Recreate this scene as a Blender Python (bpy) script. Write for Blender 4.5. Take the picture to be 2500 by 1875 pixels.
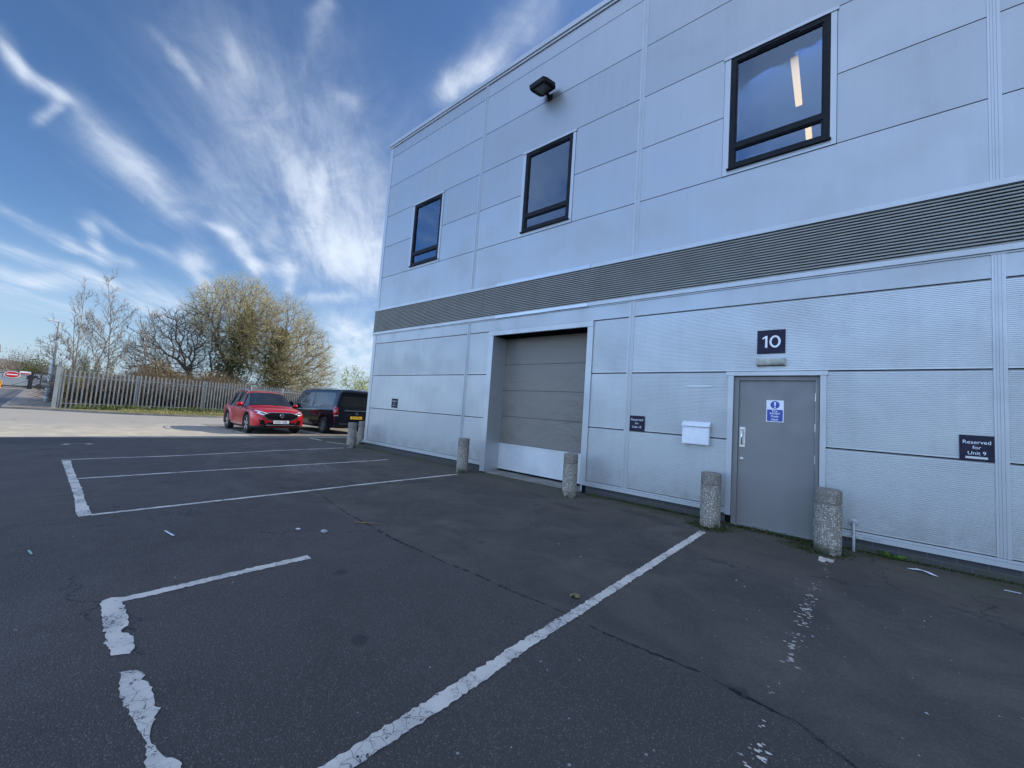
import bpy, bmesh, math, random
import numpy as np
from mathutils import Vector, Matrix
from mathutils.bvhtree import BVHTree
R = math.radians
random.seed(7); rng = np.random.default_rng(7)
SC = bpy.context.scene
COL = SC.collection
for o in list(bpy.data.objects): bpy.data.objects.remove(o)

# ------------------------------------------------------------------ camera
cam_d = bpy.data.cameras.new("camera"); cam = bpy.data.objects.new("camera", cam_d); COL.objects.link(cam)
SC.camera = cam
cam_d.sensor_width = 36; cam_d.lens = 947.12/2500*36; cam_d.clip_end = 5000; cam_d.clip_start = .05
right = Vector((0.77103997, 0.63303881, 0.0689872)); fwd = Vector((-0.63673577, 0.76781134, 0.07094583))
up = right.cross(fwd)
CAM = Vector((0, -6.5, 1.40))
m = Matrix((right, up, -fwd)).transposed().to_4x4(); m.translation = CAM
cam.matrix_world = m

# ------------------------------------------------------------------ light
TO_SUN = Vector((0.406, 1.28, 1.0)).normalized()
SUN_EL = math.asin(TO_SUN.z); SUN_AZ = math.atan2(TO_SUN.x, TO_SUN.y)
sd = bpy.data.lights.new("sun", 'SUN'); sun = bpy.data.objects.new("sun", sd); COL.objects.link(sun)
sd.energy = 5.0; sd.angle = R(.53); sd.color = (1, .93, .82)
sun.rotation_euler = TO_SUN.to_track_quat('Z', 'Y').to_euler(); sun.location = (20, 40, 60)
SC.view_settings.view_transform = 'Standard'; SC.view_settings.look = 'None'
SC.view_settings.exposure = 0.3; SC.view_settings.gamma = 1
SC.render.engine = 'CYCLES'; SC.cycles.max_bounces = 8; SC.cycles.transparent_max_bounces = 16

world = bpy.data.worlds.new("World"); SC.world = world; world.use_nodes = True; world.cycles.sampling_method = 'MANUAL'; world.cycles.sample_map_resolution = 512
NT = world.node_tree
for n in list(NT.nodes): NT.nodes.remove(n)
class N:
    """tiny node builder"""
    def __init__(s, nt): s.nt = nt
    def new(s, t, **kw):
        n = s.nt.nodes.new(t)
        for k, v in kw.items(): setattr(n, k, v)
        return n
    def put(s, sock, v):
        if isinstance(v, bpy.types.NodeSocket): s.nt.links.new(v, sock)
        elif v is not None: sock.default_value = v
    def math(s, op, a, b=None, c=None, clamp=False):
        n = s.new('ShaderNodeMath', operation=op, use_clamp=clamp)
        s.put(n.inputs[0], a); s.put(n.inputs[1], b)
        if c is not None: s.put(n.inputs[2], c)
        return n.outputs[0]
    def vec(s, op, a, b=None, scale=None):
        n = s.new('ShaderNodeVectorMath', operation=op)
        s.put(n.inputs[0], a)
        if b is not None: s.put(n.inputs[1], b)
        if scale is not None: s.put(n.inputs['Scale'], scale)
        return n.outputs['Value'] if op in ('DOT_PRODUCT', 'LENGTH', 'DISTANCE') else n.outputs[0]
    def rng(s, v, a, b, c=0., d=1., smooth=True):
        n = s.new('ShaderNodeMapRange', interpolation_type='SMOOTHSTEP' if smooth else 'LINEAR')
        for i, x in enumerate((v, a, b, c, d)): s.put(n.inputs[i], x)
        return n.outputs[0]
    def noise(s, co, scale, detail=4, rough=.55, dist=0., out=0):
        n = s.new('ShaderNodeTexNoise'); s.put(n.inputs['Vector'], co)
        n.inputs['Scale'].default_value = scale; n.inputs['Detail'].default_value = detail
        n.inputs['Roughness'].default_value = rough; n.inputs['Distortion'].default_value = dist
        return n.outputs[out]
    def voro(s, co, scale, feature='F1', out='Distance', rand=1.):
        n = s.new('ShaderNodeTexVoronoi', feature=feature); s.put(n.inputs['Vector'], co)
        n.inputs['Scale'].default_value = scale; n.inputs['Randomness'].default_value = rand
        return n.outputs[out]
    def mapping(s, co, scale=(1, 1, 1), rot=(0, 0, 0), loc=(0, 0, 0)):
        n = s.new('ShaderNodeMapping'); s.put(n.inputs[0], co)
        n.inputs['Scale'].default_value = scale; n.inputs['Rotation'].default_value = rot; n.inputs['Location'].default_value = loc
        return n.outputs[0]
    def mix(s, f, a, b, mode='MIX'):
        n = s.new('ShaderNodeMix', data_type='RGBA', blend_type=mode); s.put(n.inputs[0], f)
        s.put(n.inputs[6], a if not isinstance(a, tuple) else (*a, 1)[:4]); s.put(n.inputs[7], b if not isinstance(b, tuple) else (*b, 1)[:4])
        return n.outputs[2]
    def bump(s, h, strength=.5, dist=.01, nrm=None):
        n = s.new('ShaderNodeBump'); n.inputs['Strength'].default_value = strength; n.inputs['Distance'].default_value = dist
        s.put(n.inputs['Height'], h)
        if nrm is not None: s.put(n.inputs['Normal'], nrm)
        return n.outputs[0]

def build_world():
    w = N(NT)
    geo = w.new('ShaderNodeTexCoord').outputs['Generated']
    v = w.vec('NORMALIZE', geo)
    sky = w.new('ShaderNodeTexSky', sky_type='NISHITA'); sky.sun_disc = False
    sky.sun_elevation = SUN_EL; sky.sun_rotation = SUN_AZ; sky.air_density = 1.0; sky.dust_density = .6; sky.ozone_density = 2.2
    sx = w.new('ShaderNodeSeparateXYZ'); w.put(sx.inputs[0], v)
    X, Y, Z = sx.outputs
    hs = w.new('ShaderNodeHueSaturation'); w.put(hs.inputs['Color'], sky.outputs[0])
    hs.inputs['Saturation'].default_value = 1.12
    base = w.mix(1.0, hs.outputs[0], (.86, .98, 1.14), 'MULTIPLY')
    # --- cirrus: wind drawn fibres
    w1 = w.noise(v, 2.2, 3, .5, out=1); w2 = w.noise(v, 9., 3, .55, out=1)
    vd = w.vec('ADD', v, w.vec('SCALE', w.vec('SUBTRACT', w1, (.5, .5, .5)), scale=.06))
    vd = w.vec('ADD', vd, w.vec('SCALE', w.vec('SUBTRACT', w2, (.5, .5, .5)), scale=.05))
    # streaks: (x0,y0,x1,y1,width,strength) measured as directions, stored as unit vectors
    tot = None
    for (ax, ay, az, bx, by, bz, wd, st) in WISPS:
        wd, st = (wd*1.3+.002, st*.72) if wd < .0135 else (wd*1.35+.003, st*(.58 if st < 1 else .74))
        A = Vector((ax, ay, az)).normalized(); B = Vector((bx, by, bz)).normalized()
        nrm = A.cross(B).normalized(); mid = (A+B).normalized(); half = A.angle(B)/2
        d = w.vec('DOT_PRODUCT', vd, tuple(nrm))
        along = w.vec('DOT_PRODUCT', vd, tuple((B-A).normalized()))
        front = w.vec('DOT_PRODUCT', vd, tuple(mid))
        a2 = w.math('DIVIDE', w.math('MAXIMUM', w.math('SUBTRACT', w.math('ABSOLUTE', along), math.sin(half)*.75), 0.), wd+math.sin(half)*.35)
        d2 = w.math('DIVIDE', d, wd)
        q = w.math('ADD', w.math('MULTIPLY', a2, a2), w.math('MULTIPLY', d2, d2))
        g = w.math('MULTIPLY', w.math('EXPONENT', w.math('MULTIPLY', q, -1.)), w.math('MULTIPLY', w.math('GREATER_THAN', front, 0.), st))
        tot = g if tot is None else w.math('ADD', tot, g)
    # fibrous modulation on the cloud layer plane
    zz = w.math('MAXIMUM', Z, .04)
    cb = w.new('ShaderNodeCombineXYZ'); w.put(cb.inputs[0], w.math('DIVIDE', X, zz)); w.put(cb.inputs[1], w.math('DIVIDE', Y, zz))
    P = w.vec('ADD', cb.outputs[0], w.vec('SCALE', w1, scale=.25))
    fu = w.vec('DOT_PRODUCT', P, (.486, .874, 0)); fv = w.vec('DOT_PRODUCT', P, (-.874, .486, 0))
    def fibre(su, sv, zoff):
        c_ = w.new('ShaderNodeCombineXYZ'); w.put(c_.inputs[0], w.math('MULTIPLY', fu, su)); w.put(c_.inputs[1], w.math('MULTIPLY', fv, sv)); c_.inputs[2].default_value = zoff
        return c_.outputs[0]
    f1 = w.noise(fibre(3.4, .62, 0.), 1., 8, .64, .35)
    f2 = w.noise(fibre(.9, .34, 5.), 1., 6, .6, .5)
    f3 = w.noise(w.mapping(vd, (1, 1, 1.4)), 12., 7, .68, .5)
    fib = w.math('MULTIPLY', w.rng(f1, .30, .70, .22, 1.35), w.rng(f3, .25, .75, .5, 1.35))
    dens = w.math('MULTIPLY', tot, fib)
    thin = w.math('MULTIPLY', w.rng(f2, .50, .8, 0., .17), w.rng(f1, .32, .7, .2, 1.))
    dens = w.math('ADD', dens, w.math('MULTIPLY', thin, w.rng(Z, .02, .3)))
    # sky behind and above the camera, brightened with added cloud to fill the facade
    back = w.math('MAXIMUM', w.rng(Y, -.18, -.5), w.math('MULTIPLY', w.rng(Z, .78, .95), w.rng(Y, .45, .1)))
    bn = w.rng(w.noise(P, .7, 6, .6), .40, .62)
    dens = w.math('ADD', dens, w.math('MULTIPLY', back, w.math('MULTIPLY', bn, BACK_FILL)))
    dens = w.math('MINIMUM', w.math('SUBTRACT', 1., w.math('EXPONENT', w.math('MULTIPLY', dens, -1.25))), .97)
    haze = w.rng(Z, .30, -.01, 0., .62)
    base = w.mix(haze, base, HAZE_COL)
    base = w.mix(back, base, w.mix(1., base, BACK_GAIN, 'MULTIPLY'))
    cl = w.mix(back, CLOUD_COL, BACK_FILL_COL)
    out = w.mix(dens, base, cl)
    bg = w.new('ShaderNodeBackground'); w.put(bg.inputs[0], out); bg.inputs[1].default_value = 0.1
    ow = w.new('ShaderNodeOutputWorld'); NT.links.new(bg.outputs[0], ow.inputs[0])
HAZE_COL = (4.2, 5.7, 7.6); CLOUD_COL = (6.6, 7.4, 8.6); BACK_FILL_COL = (13.5, 15.6, 19.5); BACK_GAIN = (2.9, 3.0, 3.2); BACK_FILL = .7
WISPS = [(-0.8825, -0.0829, 0.463, -0.891, -0.0685, 0.4489, 0.0047, 0.8), (-0.8902, -0.0687, 0.4503, -0.9, -0.0302, 0.4348, 0.0051, 0.95), (-0.9, -0.0302, 0.4348, -0.9129, -0.0458, 0.4055, 0.0041, 0.45), (-0.8781, -0.0835, 0.4712, -0.8896, -0.0754, 0.4504, 0.007, 0.5), (-0.8996, -0.0162, 0.4364, -0.9234, 0.0447, 0.3812, 0.0094, 0.35), (-0.9157, 0.0361, 0.4002, -0.9357, 0.1105, 0.3351, 0.0166, 0.5), (-0.9228, 0.0204, 0.3847, -0.9362, 0.0962, 0.3381, 0.0199, 0.3), (-0.8302, 0.0854, 0.5509, -0.8382, 0.1158, 0.533, 0.0052, 0.55), (-0.8238, 0.0579, 0.564, -0.8283, 0.0848, 0.5538, 0.0045, 0.15), (-0.7925, 0.15, 0.5911, -0.8086, 0.1747, 0.5618, 0.0089, 0.28), (-0.964, -0.066, 0.2575, -0.9741, -0.0042, 0.226, 0.0036, 0.8), (-0.9657, 0.012, 0.2593, -0.9735, 0.0318, 0.2264, 0.0055, 0.75), (-0.9737, 0.0304, 0.2259, -0.9743, 0.0726, 0.2134, 0.0055, 0.5), (-0.975, -0.0038, 0.222, -0.9764, 0.041, 0.2121, 0.0045, 0.9), (-0.9608, 0.0276, 0.276, -0.9616, 0.1313, 0.2412, 0.0048, 0.4), (-0.9794, -0.0603, 0.193, -0.9843, 0.0211, 0.1751, 0.0057, 0.7), (-0.9891, -0.0408, 0.1417, -0.9836, 0.0516, 0.1731, 0.0084, 0.95), (-0.9828, 0.0202, 0.1835, -0.9839, 0.0518, 0.1709, 0.0056, 0.6), (-0.9863, -0.0568, 0.1548, -0.9886, -0.0048, 0.1502, 0.0065, 0.5), (-0.9913, -0.0536, 0.1198, -0.9941, 0.0136, 0.1075, 0.0094, 0.35), (-0.9832, 0.0853, 0.1616, -0.9746, 0.1569, 0.1599, 0.0162, 0.75), (-0.9853, 0.1017, 0.1372, -0.9806, 0.1369, 0.1403, 0.0116, 0.6), (-0.9309, 0.1674, 0.3246, -0.9285, 0.2012, 0.3121, 0.0036, 0.8), (-0.9283, 0.1966, 0.3155, -0.9291, 0.2553, 0.2676, 0.0079, 1.3), (-0.9285, 0.2548, 0.2701, -0.9094, 0.3122, 0.2748, 0.0086, 1.0), (-0.9097, 0.3096, 0.2768, -0.9154, 0.3221, 0.2414, 0.0056, 0.8), (-0.9221, 0.266, 0.2811, -0.9218, 0.24, 0.3045, 0.0155, 0.4), (-0.9538, 0.1592, 0.2547, -0.9605, 0.1856, 0.2074, 0.0114, 1.1), (-0.958, 0.1576, 0.2396, -0.9521, 0.171, 0.2534, 0.0093, 0.6), (-0.8311, 0.3253, 0.451, -0.8723, 0.3372, 0.354, 0.0128, 1.0), (-0.8679, 0.3459, 0.3565, -0.8431, 0.4472, 0.2986, 0.027, 1.6), (-0.8456, 0.399, 0.3547, -0.8019, 0.4679, 0.3716, 0.0338, 1.3), (-0.8449, 0.4339, 0.3129, -0.8257, 0.4846, 0.2888, 0.0225, 1.0), (-0.9025, 0.2479, 0.3521, -0.8972, 0.3263, 0.2975, 0.0293, 0.5), (-0.8406, 0.2613, 0.4745, -0.8468, 0.3423, 0.4072, 0.0252, 0.5), (-0.8257, 0.1845, 0.5331, -0.8229, 0.303, 0.4807, 0.0499, 0.3), (-0.7519, 0.3115, 0.5811, -0.7406, 0.3318, 0.5844, 0.0093, 0.35), (-0.9064, 0.3597, 0.2216, -0.8751, 0.4197, 0.2412, 0.0061, 0.5), (-0.8877, 0.4269, 0.1727, -0.8545, 0.4954, 0.1561, 0.0188, 1.2), (-0.8913, 0.4426, 0.0988, -0.8582, 0.5034, 0.1006, 0.0241, 1.2), (-0.8815, 0.4352, 0.1832, -0.8648, 0.4731, 0.1681, 0.0093, 0.9), (-0.6037, 0.469, 0.6446, -0.5382, 0.504, 0.6755, 0.017, 1.1), (-0.534, 0.4986, 0.6828, -0.4233, 0.5138, 0.7462, 0.0231, 0.6), (-0.7081, 0.2395, 0.6642, -0.6873, 0.246, 0.6835, 0.0075, 0.4), (-0.7591, 0.2399, 0.6051, -0.705, 0.2517, 0.6631, 0.0071, 0.2), (-0.7907, 0.2244, 0.5695, -0.7591, 0.3754, 0.5318, 0.0991, 0.22), (-0.9043, 0.1666, 0.393, -0.7898, 0.4342, 0.4333, 0.0629, 0.3), (-0.8373, 0.3415, 0.427, -0.82, 0.4867, 0.3011, 0.0803, 0.55)]
build_world()

# ------------------------------------------------------------------ helpers
def tag(o, label=None, cat=None, group=None, kind=None):
    if label: o['label'] = label
    if cat: o['category'] = cat
    if group: o['group'] = group
    if kind: o['kind'] = kind
    return o
def empty(name, loc=(0, 0, 0), rot=(0, 0, 0), label=None, cat=None, group=None):
    o = bpy.data.objects.new(name, None); COL.objects.link(o); o.location = loc; o.rotation_euler = rot
    o.empty_display_size = .2
    return tag(o, label, cat, group)
def link(name, me, mat, parent=None):
    o = bpy.data.objects.new(name, me); COL.objects.link(o)
    if mat is not None:
        for mm in (mat if isinstance(mat, (list, tuple)) else [mat]): me.materials.append(mm)
    if parent is not None: o.parent = parent
    return o
class MB:
    def __init__(s): s.v = []; s.f = []; s.mi = []
    def add(s, vs, fs, mi=0):
        n = len(s.v); s.v += [tuple(p) for p in vs]; s.f += [tuple(i+n for i in f) for f in fs]; s.mi += [mi]*len(fs); return s
    def box(s, x0, x1, y0, y1, z0, z1, mi=0):
        if x0 > x1: x0, x1 = x1, x0
        if y0 > y1: y0, y1 = y1, y0
        if z0 > z1: z0, z1 = z1, z0
        vs = [(x, y, z) for x in (x0, x1) for y in (y0, y1) for z in (z0, z1)]
        return s.add(vs, [(0, 1, 3, 2), (4, 6, 7, 5), (0, 4, 5, 1), (2, 3, 7, 6), (0, 2, 6, 4), (1, 5, 7, 3)], mi)
    def prism(s, poly, axis, a, b, mi=0):
        """extrude 2D polygon between a and b along axis; remaining axes in order"""
        def P(u, v, w): return {'x': (w, u, v), 'y': (u, w, v), 'z': (u, v, w)}[axis]
        n = len(poly); vs = [P(u, v, a) for u, v in poly]+[P(u, v, b) for u, v in poly]
        fs = [tuple(range(n)), tuple(range(2*n-1, n-1, -1))]+[(i, (i+1) % n, n+(i+1) % n, n+i) for i in range(n)]
        return s.add(vs, fs, mi)
    def tube(s, pts, r, n=8, mi=0, cap=True):
        pts = [Vector(p) for p in pts]; rs = r if isinstance(r, (list, tuple)) else [r]*len(pts)
        base = len(s.v); prev = None
        for i, p in enumerate(pts):
            t = (pts[min(i+1, len(pts)-1)]-pts[max(i-1, 0)]).normalized()
            a = prev if prev is not None else (Vector((0, 0, 1)) if abs(t.z) < .9 else Vector((1, 0, 0)))
            u = (a-t*a.dot(t)).normalized(); prev = u; w = t.cross(u)
            for k in range(n):
                q = p+(u*math.cos(2*math.pi*k/n)+w*math.sin(2*math.pi*k/n))*rs[i]; s.v.append(tuple(q))
        for i in range(len(pts)-1):
            for k in range(n):
                s.f.append((base+i*n+k, base+i*n+(k+1) % n, base+(i+1)*n+(k+1) % n, base+(i+1)*n+k)); s.mi.append(mi)
        if cap:
            s.f.append(tuple(base+k for k in range(n))[::-1]); s.mi.append(mi)
            s.f.append(tuple(base+(len(pts)-1)*n+k for k in range(n))); s.mi.append(mi)
        return s
    def lathe(s, prof, n=32, mi=0, center=(0, 0, 0), axis='z'):
        base = len(s.v); c = center
        for r, h in prof:
            for k in range(n):
                a = 2*math.pi*k/n; u, w = r*math.cos(a), r*math.sin(a)
                s.v.append({'z': (c[0]+u, c[1]+w, c[2]+h), 'y': (c[0]+u, c[1]+h, c[2]+w), 'x': (c[0]+h, c[1]+u, c[2]+w)}[axis])
        for i in range(len(prof)-1):
            for k in range(n):
                s.f.append((base+i*n+k, base+i*n+(k+1) % n, base+(i+1)*n+(k+1) % n, base+(i+1)*n+k)); s.mi.append(mi)
        s.f.append(tuple(base+k for k in range(n))[::-1]); s.mi.append(mi)
        s.f.append(tuple(base+(len(prof)-1)*n+k for k in range(n))); s.mi.append(mi)
        return s
    def build(s, name, mat, parent=None, smooth=None, off=None):
        if off is not None: s.v = [(a-off[0], b-off[1], c-off[2]) for a, b, c in s.v]
        me = bpy.data.meshes.new(name); me.from_pydata(s.v, [], s.f); me.update()
        o = link(name, me, mat, parent)
        if any(s.mi): me.polygons.foreach_set('material_index', s.mi)
        bm = bmesh.new(); bm.from_mesh(me); bmesh.ops.recalc_face_normals(bm, faces=bm.faces); bm.to_mesh(me); bm.free()
        if smooth is not None:
            me.polygons.foreach_set('use_smooth', [True]*len(me.polygons)); me.set_sharp_from_angle(angle=R(smooth))
        return o
def quads_mesh(name, V, mat, parent=None, nv=4):
    """V: (n,nv,3) array -> mesh of n polygons"""
    n = len(V); me = bpy.data.meshes.new(name)
    me.vertices.add(n*nv); me.vertices.foreach_set('co', np.ascontiguousarray(V, dtype=np.float32).ravel())
    me.loops.add(n*nv); me.loops.foreach_set('vertex_index', np.arange(n*nv, dtype=np.int32))
    me.polygons.add(n); me.polygons.foreach_set('loop_start', np.arange(0, n*nv, nv, dtype=np.int32))
    me.polygons.foreach_set('loop_total', np.full(n, nv, dtype=np.int32))
    me.update(calc_edges=True); me.validate()
    return link(name, me, mat, parent)
def segs_mesh(name, S, mat, parent=None, n=3):
    """S: (k,8) p0 p1 r0 r1 -> tapered prisms"""
    S = np.asarray(S, float); p0, p1, r0, r1 = S[:, 0:3], S[:, 3:6], S[:, 6], S[:, 7]
    t = p1-p0; L = np.linalg.norm(t, axis=1, keepdims=True)+1e-9; t = t/L
    a = np.where(np.abs(t[:, 2:3]) < .9, np.array([[0, 0, 1.]]), np.array([[1., 0, 0]]))
    u = np.cross(t, a); u /= np.linalg.norm(u, axis=1, keepdims=True); w = np.cross(t, u)
    k = len(S); V = np.zeros((k, 2, n, 3))
    for i in range(n):
        c, s_ = math.cos(2*math.pi*i/n), math.sin(2*math.pi*i/n); d = u*c+w*s_
        V[:, 0, i] = p0+d*r0[:, None]; V[:, 1, i] = p1+d*r1[:, None]
    base = np.arange(k)[:, None]*2*n; F = []
    for i in range(n):
        j = (i+1) % n; F.append(np.concatenate([base+i, base+j, base+n+j, base+n+i], axis=1))
    F = np.stack(F, axis=1).reshape(-1, 4)
    me = bpy.data.meshes.new(name); me.vertices.add(k*2*n); me.vertices.foreach_set('co', V.astype(np.float32).ravel())
    me.loops.add(F.size); me.loops.foreach_set('vertex_index', F.astype(np.int32).ravel())
    me.polygons.add(len(F)); me.polygons.foreach_set('loop_start', np.arange(0, F.size, 4, dtype=np.int32))
    me.polygons.foreach_set('loop_total', np.full(len(F), 4, dtype=np.int32))
    me.polygons.foreach_set('use_smooth', [True]*len(F)); me.update(calc_edges=True)
    return link(name, me, mat, parent)
def T(x):
    d = min(max((-12-x)/9, 0), 1); z = -.11*d*d*(3-2*d)
    if x < -38: d = min((-38-x)/30, 1); z += .11*d*d*(3-2*d)
    return z
def Tn(x): return np.vectorize(T)(x)
def cut(x0, x1, z0, z1, holes):
    xs = sorted({x0, x1, *[min(max(h[i], x0), x1) for h in holes for i in (0, 1)]})
    zs = sorted({z0, z1, *[min(max(h[i], z0), z1) for h in holes for i in (2, 3)]})
    out = []
    for a, b in zip(xs, xs[1:]):
        for c, d in zip(zs, zs[1:]):
            mx, mz = (a+b)/2, (c+d)/2
            if not any(h[0] < mx < h[1] and h[2] < mz < h[3] for h in holes): out.append((a, b, c, d))
    return out
def text(name, body, mat, parent, origin, ex, ey, width=None, height=None, bold=0., spacing=1.0, extrude=.0012, align='CENTER'):
    cu = bpy.data.curves.new(name, 'FONT'); cu.body = body; cu.size = 1; cu.align_x = 'CENTER'; cu.align_y = 'CENTER'
    cu.offset = bold; cu.space_character = spacing; cu.resolution_u = 4
    ob = bpy.data.objects.new('tmp', cu); COL.objects.link(ob)
    dg = bpy.context.evaluated_depsgraph_get(); dg.update()
    me = bpy.data.meshes.new_from_object(ob.evaluated_get(dg)); bpy.data.objects.remove(ob)
    co = np.zeros(len(me.vertices)*3); me.vertices.foreach_get('co', co); co = co.reshape(-1, 3)
    mn, mx = co.min(0), co.max(0); c = (mn+mx)/2; co -= c; sz = mx-mn
    sx = (width/sz[0]) if width else height/sz[1]; sy = (height/sz[1]) if height else sx
    ex, ey = np.array(ex, float), np.array(ey, float); ez = np.cross(ex, ey)
    W = np.array(origin)+co[:, 0:1]*sx*ex+co[:, 1:2]*sy*ey+ez*extrude
    me.vertices.foreach_set('co', W.ravel()); me.update()
    me.materials.clear(); return link(name, me, mat, parent)

# ------------------------------------------------------------------ materials
def mat(name, col=(.5, .5, .5), rough=.5, metal=0., fn=None, spec=.5, coat=0., emit=None):
    m = bpy.data.materials.new(name); m.use_nodes = True; nt = m.node_tree; b = nt.nodes['Principled BSDF']
    b.inputs['Base Color'].default_value = (*col, 1); b.inputs['Roughness'].default_value = rough
    b.inputs['Metallic'].default_value = metal; b.inputs['Specular IOR Level'].default_value = spec
    b.inputs['Coat Weight'].default_value = coat; b.inputs['Coat Roughness'].default_value = .05
    if emit: b.inputs['Emission Color'].default_value = (*emit[:3], 1); b.inputs['Emission Strength'].default_value = emit[3]
    if fn:
        w = N(nt); co = w.new('ShaderNodeTexCoord').outputs['Object']; fn(w, co, b)
    return m
def varied(col, col2, scale=3., amt=1., rough=None, bumps=0., bscale=60., stretch=(1, 1, 1)):
    def fn(w, co, b):
        n = w.noise(w.mapping(co, stretch), scale, 6, .6)
        w.put(b.inputs['Base Color'], w.mix(w.rng(n, .3, .7, 0, amt), col, col2))
        if rough: w.put(b.inputs['Roughness'], w.rng(n, .3, .7, rough[0], rough[1]))
        if bumps: w.put(b.inputs['Normal'], w.bump(w.noise(co, bscale, 5, .6), bumps, .005))
    return fn
def silver_fn(dirt=.3, tint=(1, 1, 1)):
    def fn(w, co, b):
        streak = w.noise(w.mapping(co, (3.5, 1, .22)), 2.2, 6, .65)
        blot = w.noise(co, 1.1, 5, .6, .4)
        fine = w.noise(w.mapping(co, (1, 1, 6)), 14, 4, .6)
        c = w.mix(w.rng(streak, .3, .85, 0, dirt*.6), (.378*tint[0], .392*tint[1], .398*tint[2]), (.31, .318, .315))
        c = w.mix(w.rng(blot, .5, .8, 0, dirt*.8), c, (.36, .355, .34))
        rnd = w.new('ShaderNodeAttribute', attribute_name='tint').outputs['Fac']
        c = w.mix(1., c, w.mix(rnd, (.93, .93, .93), (1.04, 1.04, 1.04)), 'MULTIPLY')
        w.put(b.inputs['Base Color'], c)
        w.put(b.inputs['Roughness'], w.rng(w.math('ADD', w.math('MULTIPLY', blot, .6), w.math('MULTIPLY', fine, .4)), .35, .65, .36, .52))
        w.put(b.inputs['Normal'], w.bump(w.math('ADD', w.math('MULTIPLY', w.noise(co, 1.3, 3, .5), .7), w.math('MULTIPLY', fine, .02)), .35, .02))
    return fn
M_panel = mat('silver_cladding', metal=.72, fn=silver_fn(.45))
def lower_fn(w, co, b):
    silver_fn(.6)(w, co, b)
    c = b.inputs['Base Color'].links[0].from_socket
    sx = w.new('ShaderNodeSeparateXYZ'); w.put(sx.inputs[0], co)
    # scrapes and pale scuffs near the roller door, grime along the bottom
    c = w.mix(1., c, (1.30, 1.30, 1.29), 'MULTIPLY')
    near = w.math('MULTIPLY', w.rng(sx.outputs[0], -8.6, -7.4), w.rng(sx.outputs[0], -3.2, -3.5))
    sc = w.rng(w.noise(w.mapping(co, (1.2, 1, 7), (0, R(12), 0)), 3.2, 7, .72, 1.2), .60, .70)
    c = w.mix(w.math('MULTIPLY', w.math('MULTIPLY', near, sc), .45), c, (.72, .73, .73))
    gr = w.math('MULTIPLY', w.rng(sx.outputs[2], .75, .15), w.rng(w.noise(co, 4, 6, .65), .38, .62, .15, .8))
    c = w.mix(w.math('MULTIPLY', gr, .55), c, (.28, .27, .24))
    w.put(b.inputs['Base Color'], c)
M_lower = mat('silver_ribbed_cladding', metal=.66, fn=lower_fn)
M_trim = mat('silver_trim', metal=.55, fn=silver_fn(.3, (1.3, 1.3, 1.3)))
M_bright = mat('new_metal_trim', (.50, .53, .55), .45, .6, fn=varied((.52, .55, .57), (.40, .43, .45), 4, rough=(.2, .36), stretch=(.3, 1, 3)))
M_louvre = mat('louvre_grey', (.34, .34, .31), .5, .1, fn=varied((.34, .34, .31), (.40, .395, .37), 2.5, bumps=.05))
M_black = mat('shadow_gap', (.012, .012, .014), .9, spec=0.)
M_doorgrey = mat('door_paint', (.19, .21, .235), .42, .1, fn=lambda w, co, b: (
    w.put(b.inputs['Base Color'], w.mix(w.math('MULTIPLY', w.rng(w.noise(w.mapping(co, (1, 1, .7)), 1.7, 4, .5), .5, .72), .5), (.20, .195, .19), (.15, .15, .15))),
    w.put(b.inputs['Roughness'], w.rng(w.noise(co, 5, 5, .6), .3, .7, .34, .5)),
    w.put(b.inputs['Normal'], w.bump(w.noise(co, 90, 3, .5), .05, .003))))
def shutter_fn(w, co, b):
    n = w.noise(w.mapping(co, (1, 1, 1.2)), 1.3, 5, .55, .3)
    s2 = w.noise(w.mapping(co, (1, 1, 12), (0, R(6), 0)), 3, 7, .7, .8)
    c = w.mix(w.rng(n, .3, .7), (.172, .156, .132), (.218, .198, .168))
    c = w.mix(w.math('MULTIPLY', w.rng(s2, .66, .82), .12), c, (.30, .28, .25))
    w.put(b.inputs['Base Color'], c); w.put(b.inputs['Roughness'], w.rng(n, .3, .7, .4, .6))
    fine = w.new('ShaderNodeTexWave', wave_type='BANDS', bands_direction='Z'); w.put(fine.inputs['Vector'], co); fine.inputs['Scale'].default_value = 9
    w.put(b.inputs['Normal'], w.bump(w.math('ADD', w.noise(w.mapping(co, (1, 1, 1.6), (0, R(15), 0)), 1.5, 4, .6, 1.0), w.math('MULTIPLY', fine.outputs[1], .03)), .4, .05))
M_shutter = mat('roller_door_grey', metal=.1, fn=shutter_fn)
M_frame = mat('anthracite_frame', (.010, .012, .016), .5, 0., spec=.12, fn=varied((.010, .012, .016), (.018, .020, .024), 8))
M_plinth = mat('plinth_tmp', rough=.85, fn=None)
def brick_fn(w, co, b):
    n = w.new('ShaderNodeTexBrick'); w.put(n.inputs['Vector'], w.mapping(co, (1, 1, 1), (R(90), 0, 0), (0, 0, 0)))
    n.inputs['Color1'].default_value = (.055, .055, .06, 1); n.inputs['Color2'].default_value = (.055, .055, .06, 1)
    n.inputs['Mortar'].default_value = (.09, .09, .085, 1); n.inputs['Scale'].default_value = 1; n.inputs['Mortar Size'].default_value = .006
    n.inputs['Brick Width'].default_value = .225; n.inputs['Row Height'].default_value = .075
    sx = w.new('ShaderNodeSeparateXYZ'); w.put(sx.inputs[0], co)
    g = w.math('MULTIPLY', w.rng(w.noise(co, 3, 6, .6), .42, .6), w.rng(sx.outputs[2], .13, .0))
    w.put(b.inputs['Base Color'], w.mix(w.math('MULTIPLY', g, .8), n.outputs[0], (.055, .062, .03)))
    b.inputs['Roughness'].default_value = .9
M_plinth = mat('plinth_brick', rough=.9, fn=brick_fn)
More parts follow.
